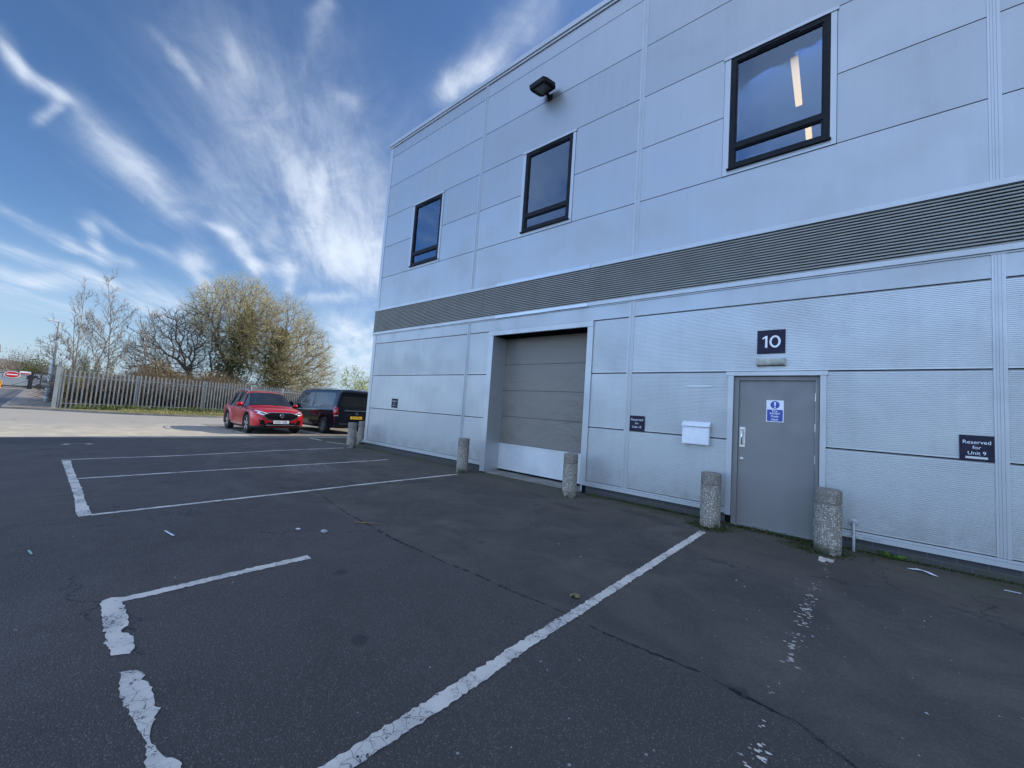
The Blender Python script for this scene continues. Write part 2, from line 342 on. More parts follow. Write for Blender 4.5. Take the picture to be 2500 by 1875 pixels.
M_sign = mat('sign_navy', (.018, .016, .035), .5, spec=.15, fn=varied((.018, .016, .035), (.03, .028, .05), 12))
M_white = mat('white_paint', (.78, .80, .82), .4, fn=varied((.80, .82, .84), (.70, .73, .75), 5))
M_letter = mat('white_lettering', (.82, .84, .88), .5, fn=varied((.84, .86, .88), (.74, .77, .8), 20))
M_blue = mat('mandatory_blue', (.02, .045, .30), .35, fn=varied((.02, .045, .30), (.03, .06, .33), 9))
M_steel = mat('brushed_steel', (.55, .54, .52), .32, .9, fn=varied((.60, .58, .55), (.46, .45, .43), 10, stretch=(1, 1, 8), rough=(.25, .45)))
M_chrome = mat('chrome', (.75, .76, .78), .12, 1., fn=varied((.75, .76, .78), (.66, .67, .69), 6))
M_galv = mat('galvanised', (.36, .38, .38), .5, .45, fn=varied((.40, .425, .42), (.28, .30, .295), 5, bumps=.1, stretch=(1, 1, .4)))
M_galvdark = mat('galvanised_dark', (.3, .3, .3), .55, .3, fn=varied((.3, .315, .31), (.2, .21, .21), 5))  # darker galvanised tone for rails, caps, seams and roof
M_rubber = mat('tyre_rubber', (.012, .012, .013), .75, fn=varied((.012, .012, .013), (.03, .029, .027), 14))
M_darkplastic = mat('black_plastic', (.014, .014, .016), .55, spec=.15, fn=varied((.014, .014, .016), (.022, .022, .024), 10))
M_red = mat('red_car_paint', (.38, .012, .02), .3, .35, spec=.25, coat=.45, fn=varied((.46, .008, .014), (.42, .008, .012), 3))
M_blk = mat('black_car_paint', (.006, .007, .012), .12, 0., spec=.3, coat=.45, fn=varied((.006, .007, .012), (.009, .01, .015), 3))
M_carglass = mat('car_glass', (.012, .015, .018), .05, 0., spec=.32, coat=0., fn=varied((.012, .015, .018), (.02, .024, .028), 2))
M_tail = mat('tail_light_red', (.35, .008, .012), .12, coat=1., fn=varied((.38, .01, .014), (.22, .004, .008), 26))
M_lamp = mat('headlamp_lens', (.55, .58, .62), .08, .4, coat=1., fn=varied((.78, .80, .84), (.55, .57, .6), 5))
M_yellowplate = mat('yellow_plate', (.75, .48, .03), .4, fn=varied((.75, .48, .03), (.68, .43, .03), 10))
M_whiteplate = mat('white_plate', (.75, .77, .80), .4, fn=varied((.76, .78, .80), (.68, .70, .73), 10))
M_ink = mat('plate_ink', (.012, .012, .014), .5, fn=varied((.012, .012, .014), (.02, .02, .02), 10))
def glass_fn(m):
    m.use_nodes = True; nt = m.node_tree; nt.nodes.clear(); w = N(nt)
    tr = w.new('ShaderNodeBsdfTransparent'); tr.inputs[0].default_value = (.54, .60, .68, 1)
    gl = w.new('ShaderNodeBsdfGlossy'); gl.inputs['Roughness'].default_value = .015
    gl.inputs[0].default_value = (.62, .80, 1, 1)
    fr = w.new('ShaderNodeFresnel'); fr.inputs[0].default_value = 1.55
    co = w.new('ShaderNodeTexCoord').outputs['Object']
    w.put(gl.inputs['Normal'], w.bump(w.noise(co, 1.2, 2, .5), .12, .02))
    f = w.math('ADD', w.math('MULTIPLY', fr.outputs[0], 1.1), .07, clamp=True)
    mx = w.new('ShaderNodeMixShader'); nt.links.new(f, mx.inputs[0]); nt.links.new(tr.outputs[0], mx.inputs[1]); nt.links.new(gl.outputs[0], mx.inputs[2])
    o = w.new('ShaderNodeOutputMaterial'); nt.links.new(mx.outputs[0], o.inputs[0]); return m
M_glass = glass_fn(bpy.data.materials.new('window_glass'))
M_room = mat('office_wall', (.10, .13, .18), .8, fn=varied((.09, .12, .17), (.14, .175, .23), 1))
M_tubelight = mat('lit_tube', (.9, .85, .7), .4, emit=(1, .60, .22, 3.2))

def conc_fn(w, co, b):
    oi = w.new('ShaderNodeObjectInfo').outputs['Random']
    c2 = w.vec('ADD', co, w.vec('SCALE', (3.1, 5.3, 1.7), scale=w.math('MULTIPLY', oi, 10.)))
    vr = w.new('ShaderNodeTexVoronoi'); w.put(vr.inputs['Vector'], c2); vr.inputs['Scale'].default_value = 64
    d, rc = vr.outputs['Distance'], vr.outputs['Color']
    sc = w.new('ShaderNodeSeparateColor'); w.put(sc.inputs[0], rc)
    stone = w.mix(w.rng(sc.outputs[0], .1, .8), (.14, .12, .10), (.72, .66, .57))
    stone = w.mix(w.rng(sc.outputs[1], .78, .8), stone, (.30, .20, .15))
    col = w.mix(w.rng(d, .25, .55), stone, (.24, .22, .18))
    sx = w.new('ShaderNodeSeparateXYZ'); w.put(sx.inputs[0], co)
    big = w.noise(c2, 6, 5, .6)
    dark = w.math('MULTIPLY', w.rng(sx.outputs[2], .50, .62), .45)
    col = w.mix(dark, col, (.15, .13, .11))
    moss = w.math('MULTIPLY', w.rng(sx.outputs[2], .16, .02), w.rng(big, .38, .55))
    col = w.mix(moss, col, (.045, .05, .025))
    w.put(b.inputs['Base Color'], col); b.inputs['Roughness'].default_value = .9
    w.put(b.inputs['Normal'], w.bump(w.math('ADD', w.math('MULTIPLY', d, -1.), w.math('MULTIPLY', big, .4)), .9, .008))
M_conc = mat('exposed_aggregate', rough=.9, fn=conc_fn)

def asphalt_fn(w, co, b):
    sx = w.new('ShaderNodeSeparateXYZ'); w.put(sx.inputs[0], co); X, Y, Z = sx.outputs
    big = w.noise(co, .35, 5, .55, .3); mid = w.noise(co, 2.3, 6, .62, .5); mid2 = w.noise(w.mapping(co, (1, 1, 1), (0, 0, .7), (9, 3, 0)), 1.1, 7, .68, .9)
    fine = w.noise(co, 60, 4, .7)
    vr = w.new('ShaderNodeTexVoronoi'); w.put(vr.inputs['Vector'], co); vr.inputs['Scale'].default_value = 135
    scn = w.new('ShaderNodeSeparateColor'); w.put(scn.inputs[0], vr.outputs['Color'])
    old = w.rng(w.math('ADD', Y, w.math('MULTIPLY', mid, .06)), -4.02, -3.96)          # strip between joint and building
    c = w.mix(w.rng(big, .3, .7), (.080, .066, .055), (.106, .086, .071))
    cold = w.mix(w.rng(mid2, .35, .7), (.082, .068, .055), (.134, .107, .083))
    c = w.mix(old, c, cold)
    c = w.mix(w.rng(mid, .5, .75, 0, .55), c, (.074, .063, .055))
    # aggregate
    st = w.math('MULTIPLY', w.rng(scn.outputs[0], .62, 1.0), w.rng(vr.outputs['Distance'], .55, .25))
    c = w.mix(w.math('MULTIPLY', st, w.rng(old, 0, 1, .75, .40)), c, (.30, .255, .22))
    c = w.mix(w.math('MULTIPLY', w.rng(fine, .35, .65), .5), c, w.mix(.6, c, (.03, .028, .026)))
    v2 = w.new('ShaderNodeTexVoronoi'); w.put(v2.inputs['Vector'], co); v2.inputs['Scale'].default_value = 11
    s2 = w.new('ShaderNodeSeparateColor'); w.put(s2.inputs[0], v2.outputs['Color'])
    chip = w.math('MULTIPLY', w.math('GREATER_THAN', s2.outputs[1], .94), w.rng(v2.outputs['Distance'], .10, .05))
    c = w.mix(w.math('MULTIPLY', chip, .7), c, (.46, .43, .39))
    # dirt, algae close to the wall
    nearwall = w.rng(w.math('ADD', Y, w.math('MULTIPLY', mid2, 1.1)), -1.1, .55)
    c = w.mix(w.math('MULTIPLY', nearwall, w.rng(mid, .3, .6, .35, .9)), c, (.092, .080, .055))
    moss = w.math('MULTIPLY', w.rng(w.math('ADD', Y, w.math('MULTIPLY', mid, .5)), -.12, .14), w.rng(mid2, .42, .58))
    c = w.mix(w.math('MULTIPLY', moss, .8), c, (.060, .060, .024))
    for (ex, ey, ea, eb) in ((-2.15, -.62, .42, .13), (-1.75, -.80, .30, .10), (-3.1, -1.15, .35, .12), (-.9, -1.9, .10, .08), (-3.9, -.9, .25, .10)):
        dd = w.vec('LENGTH', w.vec('MULTIPLY', w.vec('SUBTRACT', w.vec('ADD', co, w.vec('SCALE', w.vec('SUBTRACT', w.noise(co, 5, 4, .65, out=1), (.5, .5, .5)), scale=.3)), (ex, ey, 0)), (1/ea, 1/eb, 0)))
        c = w.mix(w.rng(dd, 1.1, .7, 0, .5), c, (.045, .040, .036))
    # pale scuffs in the old strip
    sc = w.noise(w.mapping(co, (.6, 2.2, 1), (0, 0, R(20))), 2.1, 8, .75, .8)
    scm = w.math('MULTIPLY', w.rng(sc, .63, .76), w.math('MULTIPLY', w.rng(Y, -3.6, -2.8), w.rng(Y, -.4, -1.2)))
    c = w.mix(w.math('MULTIPLY', scm, .6), c, (.24, .23, .225))
    # oil spots
    v3 = w.new('ShaderNodeTexVoronoi'); w.put(v3.inputs['Vector'], w.vec('ADD', co, w.vec('SCALE', w.noise(co, 6, 3, .6, out=1), scale=.12))); v3.inputs['Scale'].default_value = 1.3
    c = w.mix(w.math('MULTIPLY', w.rng(v3.outputs['Distance'], .085, .05), .6), c, (.03, .029, .028))
    # paler access road: sunlight added to its colour, ending at the building's shadow edge
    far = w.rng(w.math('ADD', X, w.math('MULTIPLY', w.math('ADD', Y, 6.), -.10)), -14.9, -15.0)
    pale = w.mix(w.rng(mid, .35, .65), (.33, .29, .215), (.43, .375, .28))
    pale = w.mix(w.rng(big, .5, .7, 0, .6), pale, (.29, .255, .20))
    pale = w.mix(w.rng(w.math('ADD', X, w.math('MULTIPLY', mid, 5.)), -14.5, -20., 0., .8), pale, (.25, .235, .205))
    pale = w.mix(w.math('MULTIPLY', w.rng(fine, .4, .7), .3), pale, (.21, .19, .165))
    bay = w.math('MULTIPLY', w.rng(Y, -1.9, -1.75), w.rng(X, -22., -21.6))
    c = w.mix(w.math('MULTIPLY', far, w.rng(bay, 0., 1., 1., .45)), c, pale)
    # tyre-polished tracks sweeping through the bays, and an old trench repair
    rad = w.vec('DISTANCE', co, (-7.5, 2.2, 0.)); tr_ = w.math('ADD', w.rng(w.math('ABSOLUTE', w.math('SUBTRACT', rad, 5.1)), .16, .05), w.rng(w.math('ABSOLUTE', w.math('SUBTRACT', rad, 6.7)), .16, .05))
    c = w.mix(w.math('MULTIPLY', w.math('MULTIPLY', tr_, w.rng(mid, .4, .62)), .22), c, (.20, .175, .15))
    rep = w.math('MULTIPLY', w.math('MULTIPLY', w.rng(w.math('ADD', X, w.math('MULTIPLY', mid, .08)), -13.22, -13.26), w.rng(Y, -5.55, -5.6)), w.rng(X, -15.1, -15.0))
    c = w.mix(w.math('MULTIPLY', rep, .55), c, (.052, .046, .042))
    pt = w.math('MULTIPLY', w.math('MULTIPLY', w.rng(X, -8.65, -8.5), w.rng(X, -7.5, -7.65)), w.math('MULTIPLY', w.rng(Y, -3.45, -3.35), w.rng(Y, -2.45, -2.55)))
    c = w.mix(w.math('MULTIPLY', w.math('MULTIPLY', pt, w.rng(w.noise(co, 14, 5, .7), .48, .56)), .55), c, (.26, .23, .20))
    # cracks
    ck = w.voro(w.vec('ADD', co, w.vec('SCALE', w.noise(co, 1.5, 6, .7, out=1), scale=.9)), .28, 'DISTANCE_TO_EDGE')
    ckm = w.math('MULTIPLY', w.rng(ck, .004, .0015), w.rng(big, .48, .52))
    c = w.mix(w.math('MULTIPLY', ckm, .7), c, (.018, .018, .018))
    w.put(b.inputs['Base Color'], c)
    w.put(b.inputs['Roughness'], w.rng(mid, .3, .7, .72, .9)); b.inputs['Specular IOR Level'].default_value = .35
    h = w.math('ADD', w.math('MULTIPLY', vr.outputs['Distance'], -.8), w.math('ADD', fine, w.math('MULTIPLY', mid, 1.5)))
    w.put(b.inputs['Normal'], w.bump(h, .55, .006))
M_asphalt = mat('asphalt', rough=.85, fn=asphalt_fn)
def crack_fn(w, co, b):
    n = w.noise(co, 22, 6, .7); w.put(b.inputs['Base Color'], w.mix(w.rng(n, .45, .65), (.012, .012, .012), (.05, .05, .042)))
    w.put(b.inputs['Alpha'], w.math('MULTIPLY', w.rng(w.noise(w.mapping(co, (1, 1, 1), (0, 0, .3)), 9, 6, .7), .40, .56), .85))
M_crack = mat('crack', rough=.95, fn=crack_fn)
def paint_fn(wear):
    def fn(w, co, b):
        n = w.noise(co, 18, 6, .7); n2 = w.noise(co, 3.0, 5, .6, .5)
        ck = w.voro(w.vec('ADD', co, w.vec('SCALE', w.noise(co, 12, 4, .6, out=1), scale=.04)), 16, 'DISTANCE_TO_EDGE')
        c = w.mix(w.rng(n2, .35, .7), (.80, .69, .56), (.56, .49, .41))
        c = w.mix(w.math('MULTIPLY', w.rng(ck, .03, .012), w.rng(n2, .42, .55, 0, .8)), c, (.08, .085, .09))
        c = w.mix(w.rng(w.noise(co, 90, 3, .6), .55, .8, 0, .35), c, (.26, .245, .225))
        w.put(b.inputs['Base Color'], c)
        hole = w.math('ADD', w.math('ADD', w.math('MULTIPLY', n, .62), w.math('MULTIPLY', n2, .40)), w.math('MULTIPLY', w.math('SUBTRACT', w.noise(co, 130, 3, .7), .5), .35))
        a = w.rng(hole, .64-wear, .575-wear, 0., .96)
        a = w.math('MULTIPLY', a, w.rng(w.voro(w.vec('ADD', co, w.vec('SCALE', w.noise(co, 30, 3, .6, out=1), scale=.03)), 13), .07, .10))
        w.put(b.inputs['Alpha'], a); w.put(b.inputs['Normal'], w.bump(n, .4, .003))
    return fn
M_paint = mat('worn_road_paint', rough=.75, fn=paint_fn(.0))
M_paintworn = mat('very_worn_road_paint', rough=.75, fn=paint_fn(.06))

def bark(name, c1, c2):
    return mat(name, rough=.9, fn=varied(c1, c2, 4, bumps=.3, bscale=30))
M_bark = bark('bark_grey', (.10, .085, .065), (.17, .145, .11))
M_barkbrown = bark('bark_brown', (.14, .10, .06), (.24, .18, .11))
M_twig = bark('twig_olive', (.30, .26, .15), (.46, .39, .24))
def leaf_mat(name, c1, c2, c3=None, sc=1.2):
    m = bpy.data.materials.new(name); m.use_nodes = True; nt = m.node_tree; b = nt.nodes['Principled BSDF']; w = N(nt)
    co = w.new('ShaderNodeTexCoord').outputs['Object']
    n = w.noise(co, sc, 4, .6); f = w.noise(co, 40, 1, .5)
    c = w.mix(w.rng(w.math('ADD', w.math('MULTIPLY', n, .6), w.math('MULTIPLY', f, .4)), .38, .62), c1, c2)
    if c3: c = w.mix(w.rng(w.noise(co, 17, 1, .5), .58, .66), c, c3)
    w.put(b.inputs['Base Color'], c); b.inputs['Roughness'].default_value = .55
    tl = w.new('ShaderNodeBsdfTranslucent'); w.put(tl.inputs[0], c)
    mx = w.new('ShaderNodeMixShader'); mx.inputs[0].default_value = .35
    o = nt.nodes['Material Output']; nt.links.new(b.outputs[0], mx.inputs[1]); nt.links.new(tl.outputs[0], mx.inputs[2]); nt.links.new(mx.outputs[0], o.inputs[0])
    return m
M_bud = leaf_mat('yellow_green_buds', (.54, .47, .13), (.74, .64, .19), (.58, .52, .26))
M_ivy = leaf_mat('ivy', (.12, .13, .035), (.30, .28, .08), (.46, .42, .14))
M_ground_ivy = leaf_mat('ground_ivy', (.05, .09, .02), (.15, .19, .05), (.25, .24, .10), 3)
M_dead = leaf_mat('dead_leaves', (.15, .11, .06), (.29, .22, .12), (.15, .14, .06))
M_bramble = leaf_mat('bramble', (.10, .075, .065), (.21, .17, .155), (.08, .085, .04))
M_fresh = leaf_mat('fresh_leaves', (.26, .40, .08), (.46, .56, .16))
M_gold = leaf_mat('golden_shrub', (.48, .46, .04), (.66, .60, .08))
M_evergreen = leaf_mat('evergreen', (.07, .09, .02), (.16, .16, .04))
# ------------------------------------------------------------------ ground
def sheet(name, xs, ys, dz, m, kind='structure'):
    V = [(x, y, T(x)+dz) for x in xs for y in ys]; ny = len(ys)
    F = [(i*ny+j, (i+1)*ny+j, (i+1)*ny+j+1, i*ny+j+1) for i in range(len(xs)-1) for j in range(ny-1)]
    me = bpy.data.meshes.new(name); me.from_pydata(V, [], F); me.update()
    o = link(name, me, m); me.polygons.foreach_set('use_smooth', [True]*len(F)); return tag(o, kind=kind)
gx = [-900, -500, -250, -150, -100, -80, -72, -68]+[-68+i*1.5 for i in range(1, 21)]+[-37, -34, -30, -26, -22]+[-21+i*.5 for i in range(1, 19)]+[-11.5, -10, 0, 20, 60, 300]
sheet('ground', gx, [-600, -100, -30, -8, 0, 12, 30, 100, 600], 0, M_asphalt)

def jitter_poly(P, step=.018, amp=.005, seed=0):
    r = random.Random(seed); out = []
    for (a, b), (c, d) in zip(P, P[1:]+P[:1]):
        L = math.hypot(c-a, d-b); n = max(1, int(L/step))
        for i in range(n):
            t = i/n; w = .35 if i == 0 else 1
            out.append((a+(c-a)*t+r.gauss(0, amp)*w, b+(d-b)*t+r.gauss(0, amp)*w))
    return out
def flat(name, polys, dz, m, kind='structure'):
    bm = bmesh.new()
    for P in polys:
        vs = [bm.verts.new((x, y, T(x)+dz)) for x, y in P]
        es = [bm.edges.new((vs[i], vs[(i+1) % len(vs)])) for i in range(len(vs))]
        bmesh.ops.triangle_fill(bm, use_beauty=True, use_dissolve=False, edges=es)
    for f in bm.faces:
        f.normal_update()
        if f.normal.z < 0: f.normal_flip()
    me = bpy.data.meshes.new(name); bm.to_mesh(me); bm.free()
    return tag(link(name, me, m), kind=kind)
def strip(pts, w, step=.03, amp=.004, seed=0, x_steps=True):
    """ribbon polygon following pts with wobbling width"""
    r = random.Random(seed); L = []; Rr = []
    ws = w if isinstance(w, (list, tuple)) else [w]*len(pts)
    for i in range(len(pts)-1):
        (a, b), (c, d) = pts[i], pts[i+1]; l = math.hypot(c-a, d-b); n = max(1, int(l/step)); nx, ny = -(d-b)/l, (c-a)/l
        for k in range(n+(i == len(pts)-2)):
            t = k/n; hw = (ws[i]+(ws[i+1]-ws[i])*t)/2
            u = hw+r.gauss(0, amp); v = hw+r.gauss(0, amp)
            L.append((a+(c-a)*t+nx*u, b+(d-b)*t+ny*u)); Rr.append((a+(c-a)*t-nx*v, b+(d-b)*t-ny*v))
    return L+Rr[::-1]
P1 = [(-3.62, -6.12), (-3.64, -6.07), (-3.60, -6.01), (-3.60, -5.59), (-3.59, -4.85), (-3.50, -4.86), (-3.52, -5.35), (-3.52, -5.83), (-3.53, -6.03), (-3.41, -6.03), (-3.22, -6.035), (-3.16, -6.04), (-3.12, -6.075), (-3.02, -6.04), (-2.9, -6.04), (-2.82, -6.07), (-2.86, -6.135), (-2.98, -6.14), (-3.21, -6.135), (-3.43, -6.13)]
P2 = [(-2.67, -6.12), (-2.65, -6.07), (-2.6, -6.045), (-2.47, -6.04), (-2.27, -6.035), (-2.19, -6.055), (-2.15, -6.075), (-2.12, -6.085), (-2.03, -6.08), (-1.94, -6.06), (-1.89, -6.03), (-1.80, -6.03), (-1.70, -6.06), (-1.72, -6.16), (-1.91, -6.13), (-1.99, -6.105), (-2.09, -6.10), (-2.14, -6.105), (-2.3, -6.125), (-2.46, -6.14), (-2.56, -6.135), (-2.62, -6.12)]
flat('parking_line', [jitter_poly(P1, .02, .0045, 1), jitter_poly(P2, .02, .0055, 2)], .004, M_paint)
main = [(-1.30, -.80), (-1.345, -2.2), (-1.395, -3.74), (-1.42, -4.42), (-1.425, -5.0), (-1.44, -5.45), (-1.455, -6.0), (-1.5, -7.0)]
flat('parking_line', [strip(main, [.085, .08, .075, .08, .09, .09, .09, .1], .02, .0045, 3)], .004, M_paint)
P3 = [(-10.50, -6.15), (-10.46, -6.04), (-9.18, -6.045), (-8.39, -6.035), (-7.58, -6.03), (-6.79, -6.035), (-6.05, -6.02), (-6.02, -6.12), (-6.29, -6.13), (-6.95, -6.115), (-7.78, -6.12), (-9.22, -6.13)]
flat('parking_bay_marking', [jitter_poly(P3, .05, .004, 4)], .004, M_paint)
flat('parking_bay_marking', [strip([(-10.50, -6.04), (-10.53, -4.47), (-10.9, -2.4), (-11.02, -.72)], .07, .08, .004, 5)], .0045, M_paint)
flat('parking_bay_marking', [strip([(-8.40, -6.03), (-8.44, -4.56), (-8.46, -1.42), (-8.50, -.86)], .07, .08, .004, 6)], .0045, M_paint)
flat('parking_bay_marking', [strip([(-6.05, -6.03), (-6.06, -5.06), (-6.07, -4.01), (-6.10, -2.79), (-6.10, -.75)], .07, .05, .004, 7)], .0045, M_paint)
# bays by the parked vehicles
flat('parking_bay_marking', [strip([(-15.75, -1.72), (-20.7, -1.66)], .07, .1, .004, 8), strip([(-15.80, -1.74), (-16.15, .88), (-16.3, 3.4)], .09, .1, .004, 9),
     strip([(-16.2, .88), (-18.4, 1.02), (-20.9, 1.0)], .07, .1, .004, 10)], .0045, M_paint)
flat('parking_bay_marking', [strip([(-14.2, -.36), (-14.35, 1.53), (-14.5, 4)], .09, .1, .004, 11), strip([(-14.1, -.36), (-13.25, -.35)], .08, .05, .006, 12), strip([(-12.75, -.41), (-12.03, -.2), (-11.9, 0)], .07, .05, .006, 13)], .0045, M_paint)
# nearly vanished line in front of the fire door: surviving flakes
def flakes():
    r = random.Random(11); out = []
    dens = [(-.72, -.98, 1.0, 0), (-1.0, -1.3, .35, 0), (-1.35, -1.75, .12, 0), (-1.78, -1.98, .6, 0), (-2.1, -2.85, 1.0, 0), (-3.0, -3.5, .75, 0), (-3.5, -4.1, .12, 0), (-4.12, -4.3, .25, 0), (-4.3, -4.5, 1.1, 0), (-4.6, -6, .06, 0)]
    for y0, y1, dn, _ in dens:
        n = int(abs(y1-y0)*dn*85)
        for _ in range(n):
            y = r.uniform(y1, y0); xc = -.045-(.8+y)*(-.056); x = xc+r.gauss(0, .021)
            s = r.uniform(.004, .019)*(1.0 if dn > .3 else .7); k = r.randint(5, 8); a0 = r.random()*6
            out.append([(x+s*r.uniform(.5, 1.1)*math.cos(a0+i*6.283/k)*1.1, y+s*r.uniform(.4, .9)*math.sin(a0+i*6.283/k)*.75) for i in range(k)])
    return out
FL = flakes()
me = bpy.data.meshes.new('parking_line'); V = []; F = []
for j, P in enumerate(FL):
    F.append(tuple(range(len(V), len(V)+len(P)))); V += [(x, y, .0035+.00002*(j % 60)) for x, y in P]
V2 = [(-.10, -.70), (.035, -.72), (.02, -.86), (-.04, -.84), (-.05, -.93), (-.105, -.90)]
F.append(tuple(range(len(V), len(V)+len(V2)))); V += [(x, y, .005) for x, y in V2]
me.from_pydata(V, [], F); me.update(); tag(link('parking_line', me, M_paint), kind='structure')
# joint / crack where two tarmac surfaces meet
ck = [(-6.3, -3.7), (-5.86, -3.73), (-5.2, -3.86), (-4.62, -3.94), (-3.9, -3.99), (-3.49, -4.03), (-2.69, -4.03), (-2.3, -4.0), (-2.0, -4.01), (-1.45, -3.98), (-1.16, -4.01), (-.8, -3.99), (-.55, -3.97), (-.32, -4.01), (-.12, -4.03), (.09, -4.16), (.6, -4.2)]
flat('road_joint', [strip(ck, [.008, .012, .012, .02, .03, .025, .018, .022, .018, .012, .015, .02, .014, .02, .026, .014, .01], .02, .004, 21)], .0025, M_crack)
# manhole / utility cover marks by the shade line
flat('utility_marking', [strip([(-13.05, -6.08), (-13.12, -5.98)], .10, .05, .003, 31), strip([(-13.05, -5.72), (-13.12, -5.62)], .10, .05, .003, 32), strip([(-13.2, -6.05), (-13.2, -5.65)], .035, .05, .003, 33)], .004, M_paint)
# access road patch, paver path, kerb, verge
def paver_fn(w, co, b):
    n = w.new('ShaderNodeTexBrick'); w.put(n.inputs['Vector'], co); n.inputs['Scale'].default_value = 1
    n.inputs['Color1'].default_value = (.24, .18, .14, 1); n.inputs['Color2'].default_value = (.30, .24, .19, 1); n.inputs['Mortar'].default_value = (.12, .10, .08, 1)
    n.inputs['Brick Width'].default_value = .2; n.inputs['Row Height'].default_value = .1; n.inputs['Mortar Size'].default_value = .006
    w.put(b.inputs['Base Color'], w.mix(w.rng(w.noise(co, .8, 6, .6), .4, .7, 0, .6), n.outputs[0], (.20, .18, .12)))
M_paver = mat('block_paving', rough=.85, fn=paver_fn)
M_kerb = mat('kerb_concrete', rough=.85, fn=varied((.26, .24, .21), (.16, .15, .13), 2, bumps=.2))
M_darkroad = mat('dark_tarmac', rough=.85, fn=varied((.07, .068, .068), (.10, .096, .092), 1.2, bumps=.2))
M_lawn = mat('verge_soil', rough=.95, fn=varied((.16, .15, .05), (.10, .09, .05), 1.5, bumps=.4, bscale=30))
def slab(name, x0, x1, y0, y1, h, m, nx=20):
    xs = [x0+(x1-x0)*i/nx for i in range(nx+1)]; mb = MB()
    vs = []
    for x in xs: vs += [(x, y0, T(x)-.05), (x, y0, T(x)+h), (x, y1, T(x)+h), (x, y1, T(x)-.05)]
    fs = []
    for i in range(nx):
        for k in range(3): fs.append((i*4+k, i*4+k+1, (i+1)*4+k+1, (i+1)*4+k))
    fs += [(0, 1, 2, 3), (nx*4, nx*4+3, nx*4+2, nx*4+1)]
    mb.add(vs, fs); return tag(mb.build(name, m), kind='structure')
slab('pavement', -30.6, -74.5, -7.45, -5.9, .09, M_paver)
slab('kerb', -30.45, -74.5, -7.62, -7.452, .10, M_kerb)
sheet('road', [-30.6-i*2.3 for i in range(20)][::-1], [-14, -7.625], .006, M_darkroad)
# curved kerb in front of the fence
kp = [(-30.3, -7.62), (-30.0, -6.6), (-29.0, -5.4), (-28.2, -4.3), (-27.6, -3.1), (-27.2, -1.5), (-27.05, 0), (-27.3, 3), (-27.8, 8), (-28.4, 16)]
kv = []; kf = []
for i, (x, y) in enumerate(kp):
    kv += [(x, y, -.14), (x, y, -.02), (x-.14, y+.03, -.02), (x-.14, y+.03, -.14)]
    if i: kf += [((i-1)*4+k, (i-1)*4+k+1, i*4+k+1, i*4+k) for k in range(3)]
mb = MB(); mb.add(kv, kf); tag(mb.build('kerb', M_kerb), kind='structure')
vp = [(x-.145, y+.03) for x, y in kp]+[(-60, 16), (-60, -5.85), (-31, -5.85), (-30.4, -6.6)]
mb = MB(); mb.add([(x, y, -.045 if i else -.045) for i, (x, y) in enumerate(vp)], [tuple(range(len(vp)))]); tag(mb.build('verge', M_lawn), kind='structure')

# ------------------------------------------------------------------ industrial building
BLD = empty('industrial_unit', (-11.2, 0, 0), label='two storey silver metal clad industrial unit with grey louvre band and roller door', cat='building')
BO = (-11.2, 0, 0)
def B(mb, name, m, parent=BLD, smooth=None): return mb.build(name, m, parent, smooth, off=BO if parent is not None else None)
TR = [(-15.045, -14.945), (-6.92, -6.82), (-2.795, -2.695), (1.34, 1.44), (5.465, 5.565), (9.59, 9.69), (13.7, 13.8)]
XB = [(-11.03, -6.92), (-6.82, -2.795), (-2.695, 1.34), (1.44, 5.465), (5.565, 9.59), (9.69, 13.7)]
G_ = .013
UH = [(-9.66, -8.26, 5.32, 7.32), (-5.51, -4.12, 5.32, 7.32), (-1.38, .02, 5.32, 7.32)]
LH = [(-6.16, -3.48, 0, 3.22), (-1.20, -.06, 0, 2.22)]
def panels(rows, holes, y0, y1, ribs):
    mb = MB(); tints = []; r = random.Random(5)
    for a, b in rows:
        for (x0, x1) in XB:
            for (c, d, e, f) in cut(x0, x1, a, b, [h for h in holes if h[2] < b-.01 and h[3] > a+.01 and h[0] < x1 and h[1] > x0]):
                if e > a+1e-6 or f < b-1e-6: pass
                n0 = len(mb.f); zt, zb = f-(G_/2 if abs(f-b) < 1e-6 else 0), e+(G_/2 if abs(e-a) < 1e-6 else 0)
                if not ribs: mb.box(c, d, y0, y1, zb, zt)
                else:
                    h = zt-zb; n = int(round((h-.02)/.0222)); prof = [(y1, zb), (y0, zb)]
                    for i in range(n):
                        z = zb+.01+(h-.02)*i/n; p = (h-.02)/n
                        prof += [(y0, z), (y0, z+p*.52), (y0+.006, z+p*.64), (y0+.006, z+p*.86)]
                    prof += [(y0, zt), (y1, zt)]
                    prof = [q for i, q in enumerate(prof) if i == 0 or q != prof[i-1]]
                    mb.prism(prof, 'x', c, d)
                t = r.random(); tints += [t]*(len(mb.f)-n0)
    return mb, tints
def add_tint(o, t):
    a = o.data.attributes.new('tint', 'FLOAT', 'FACE'); a.data.foreach_set('value', t)
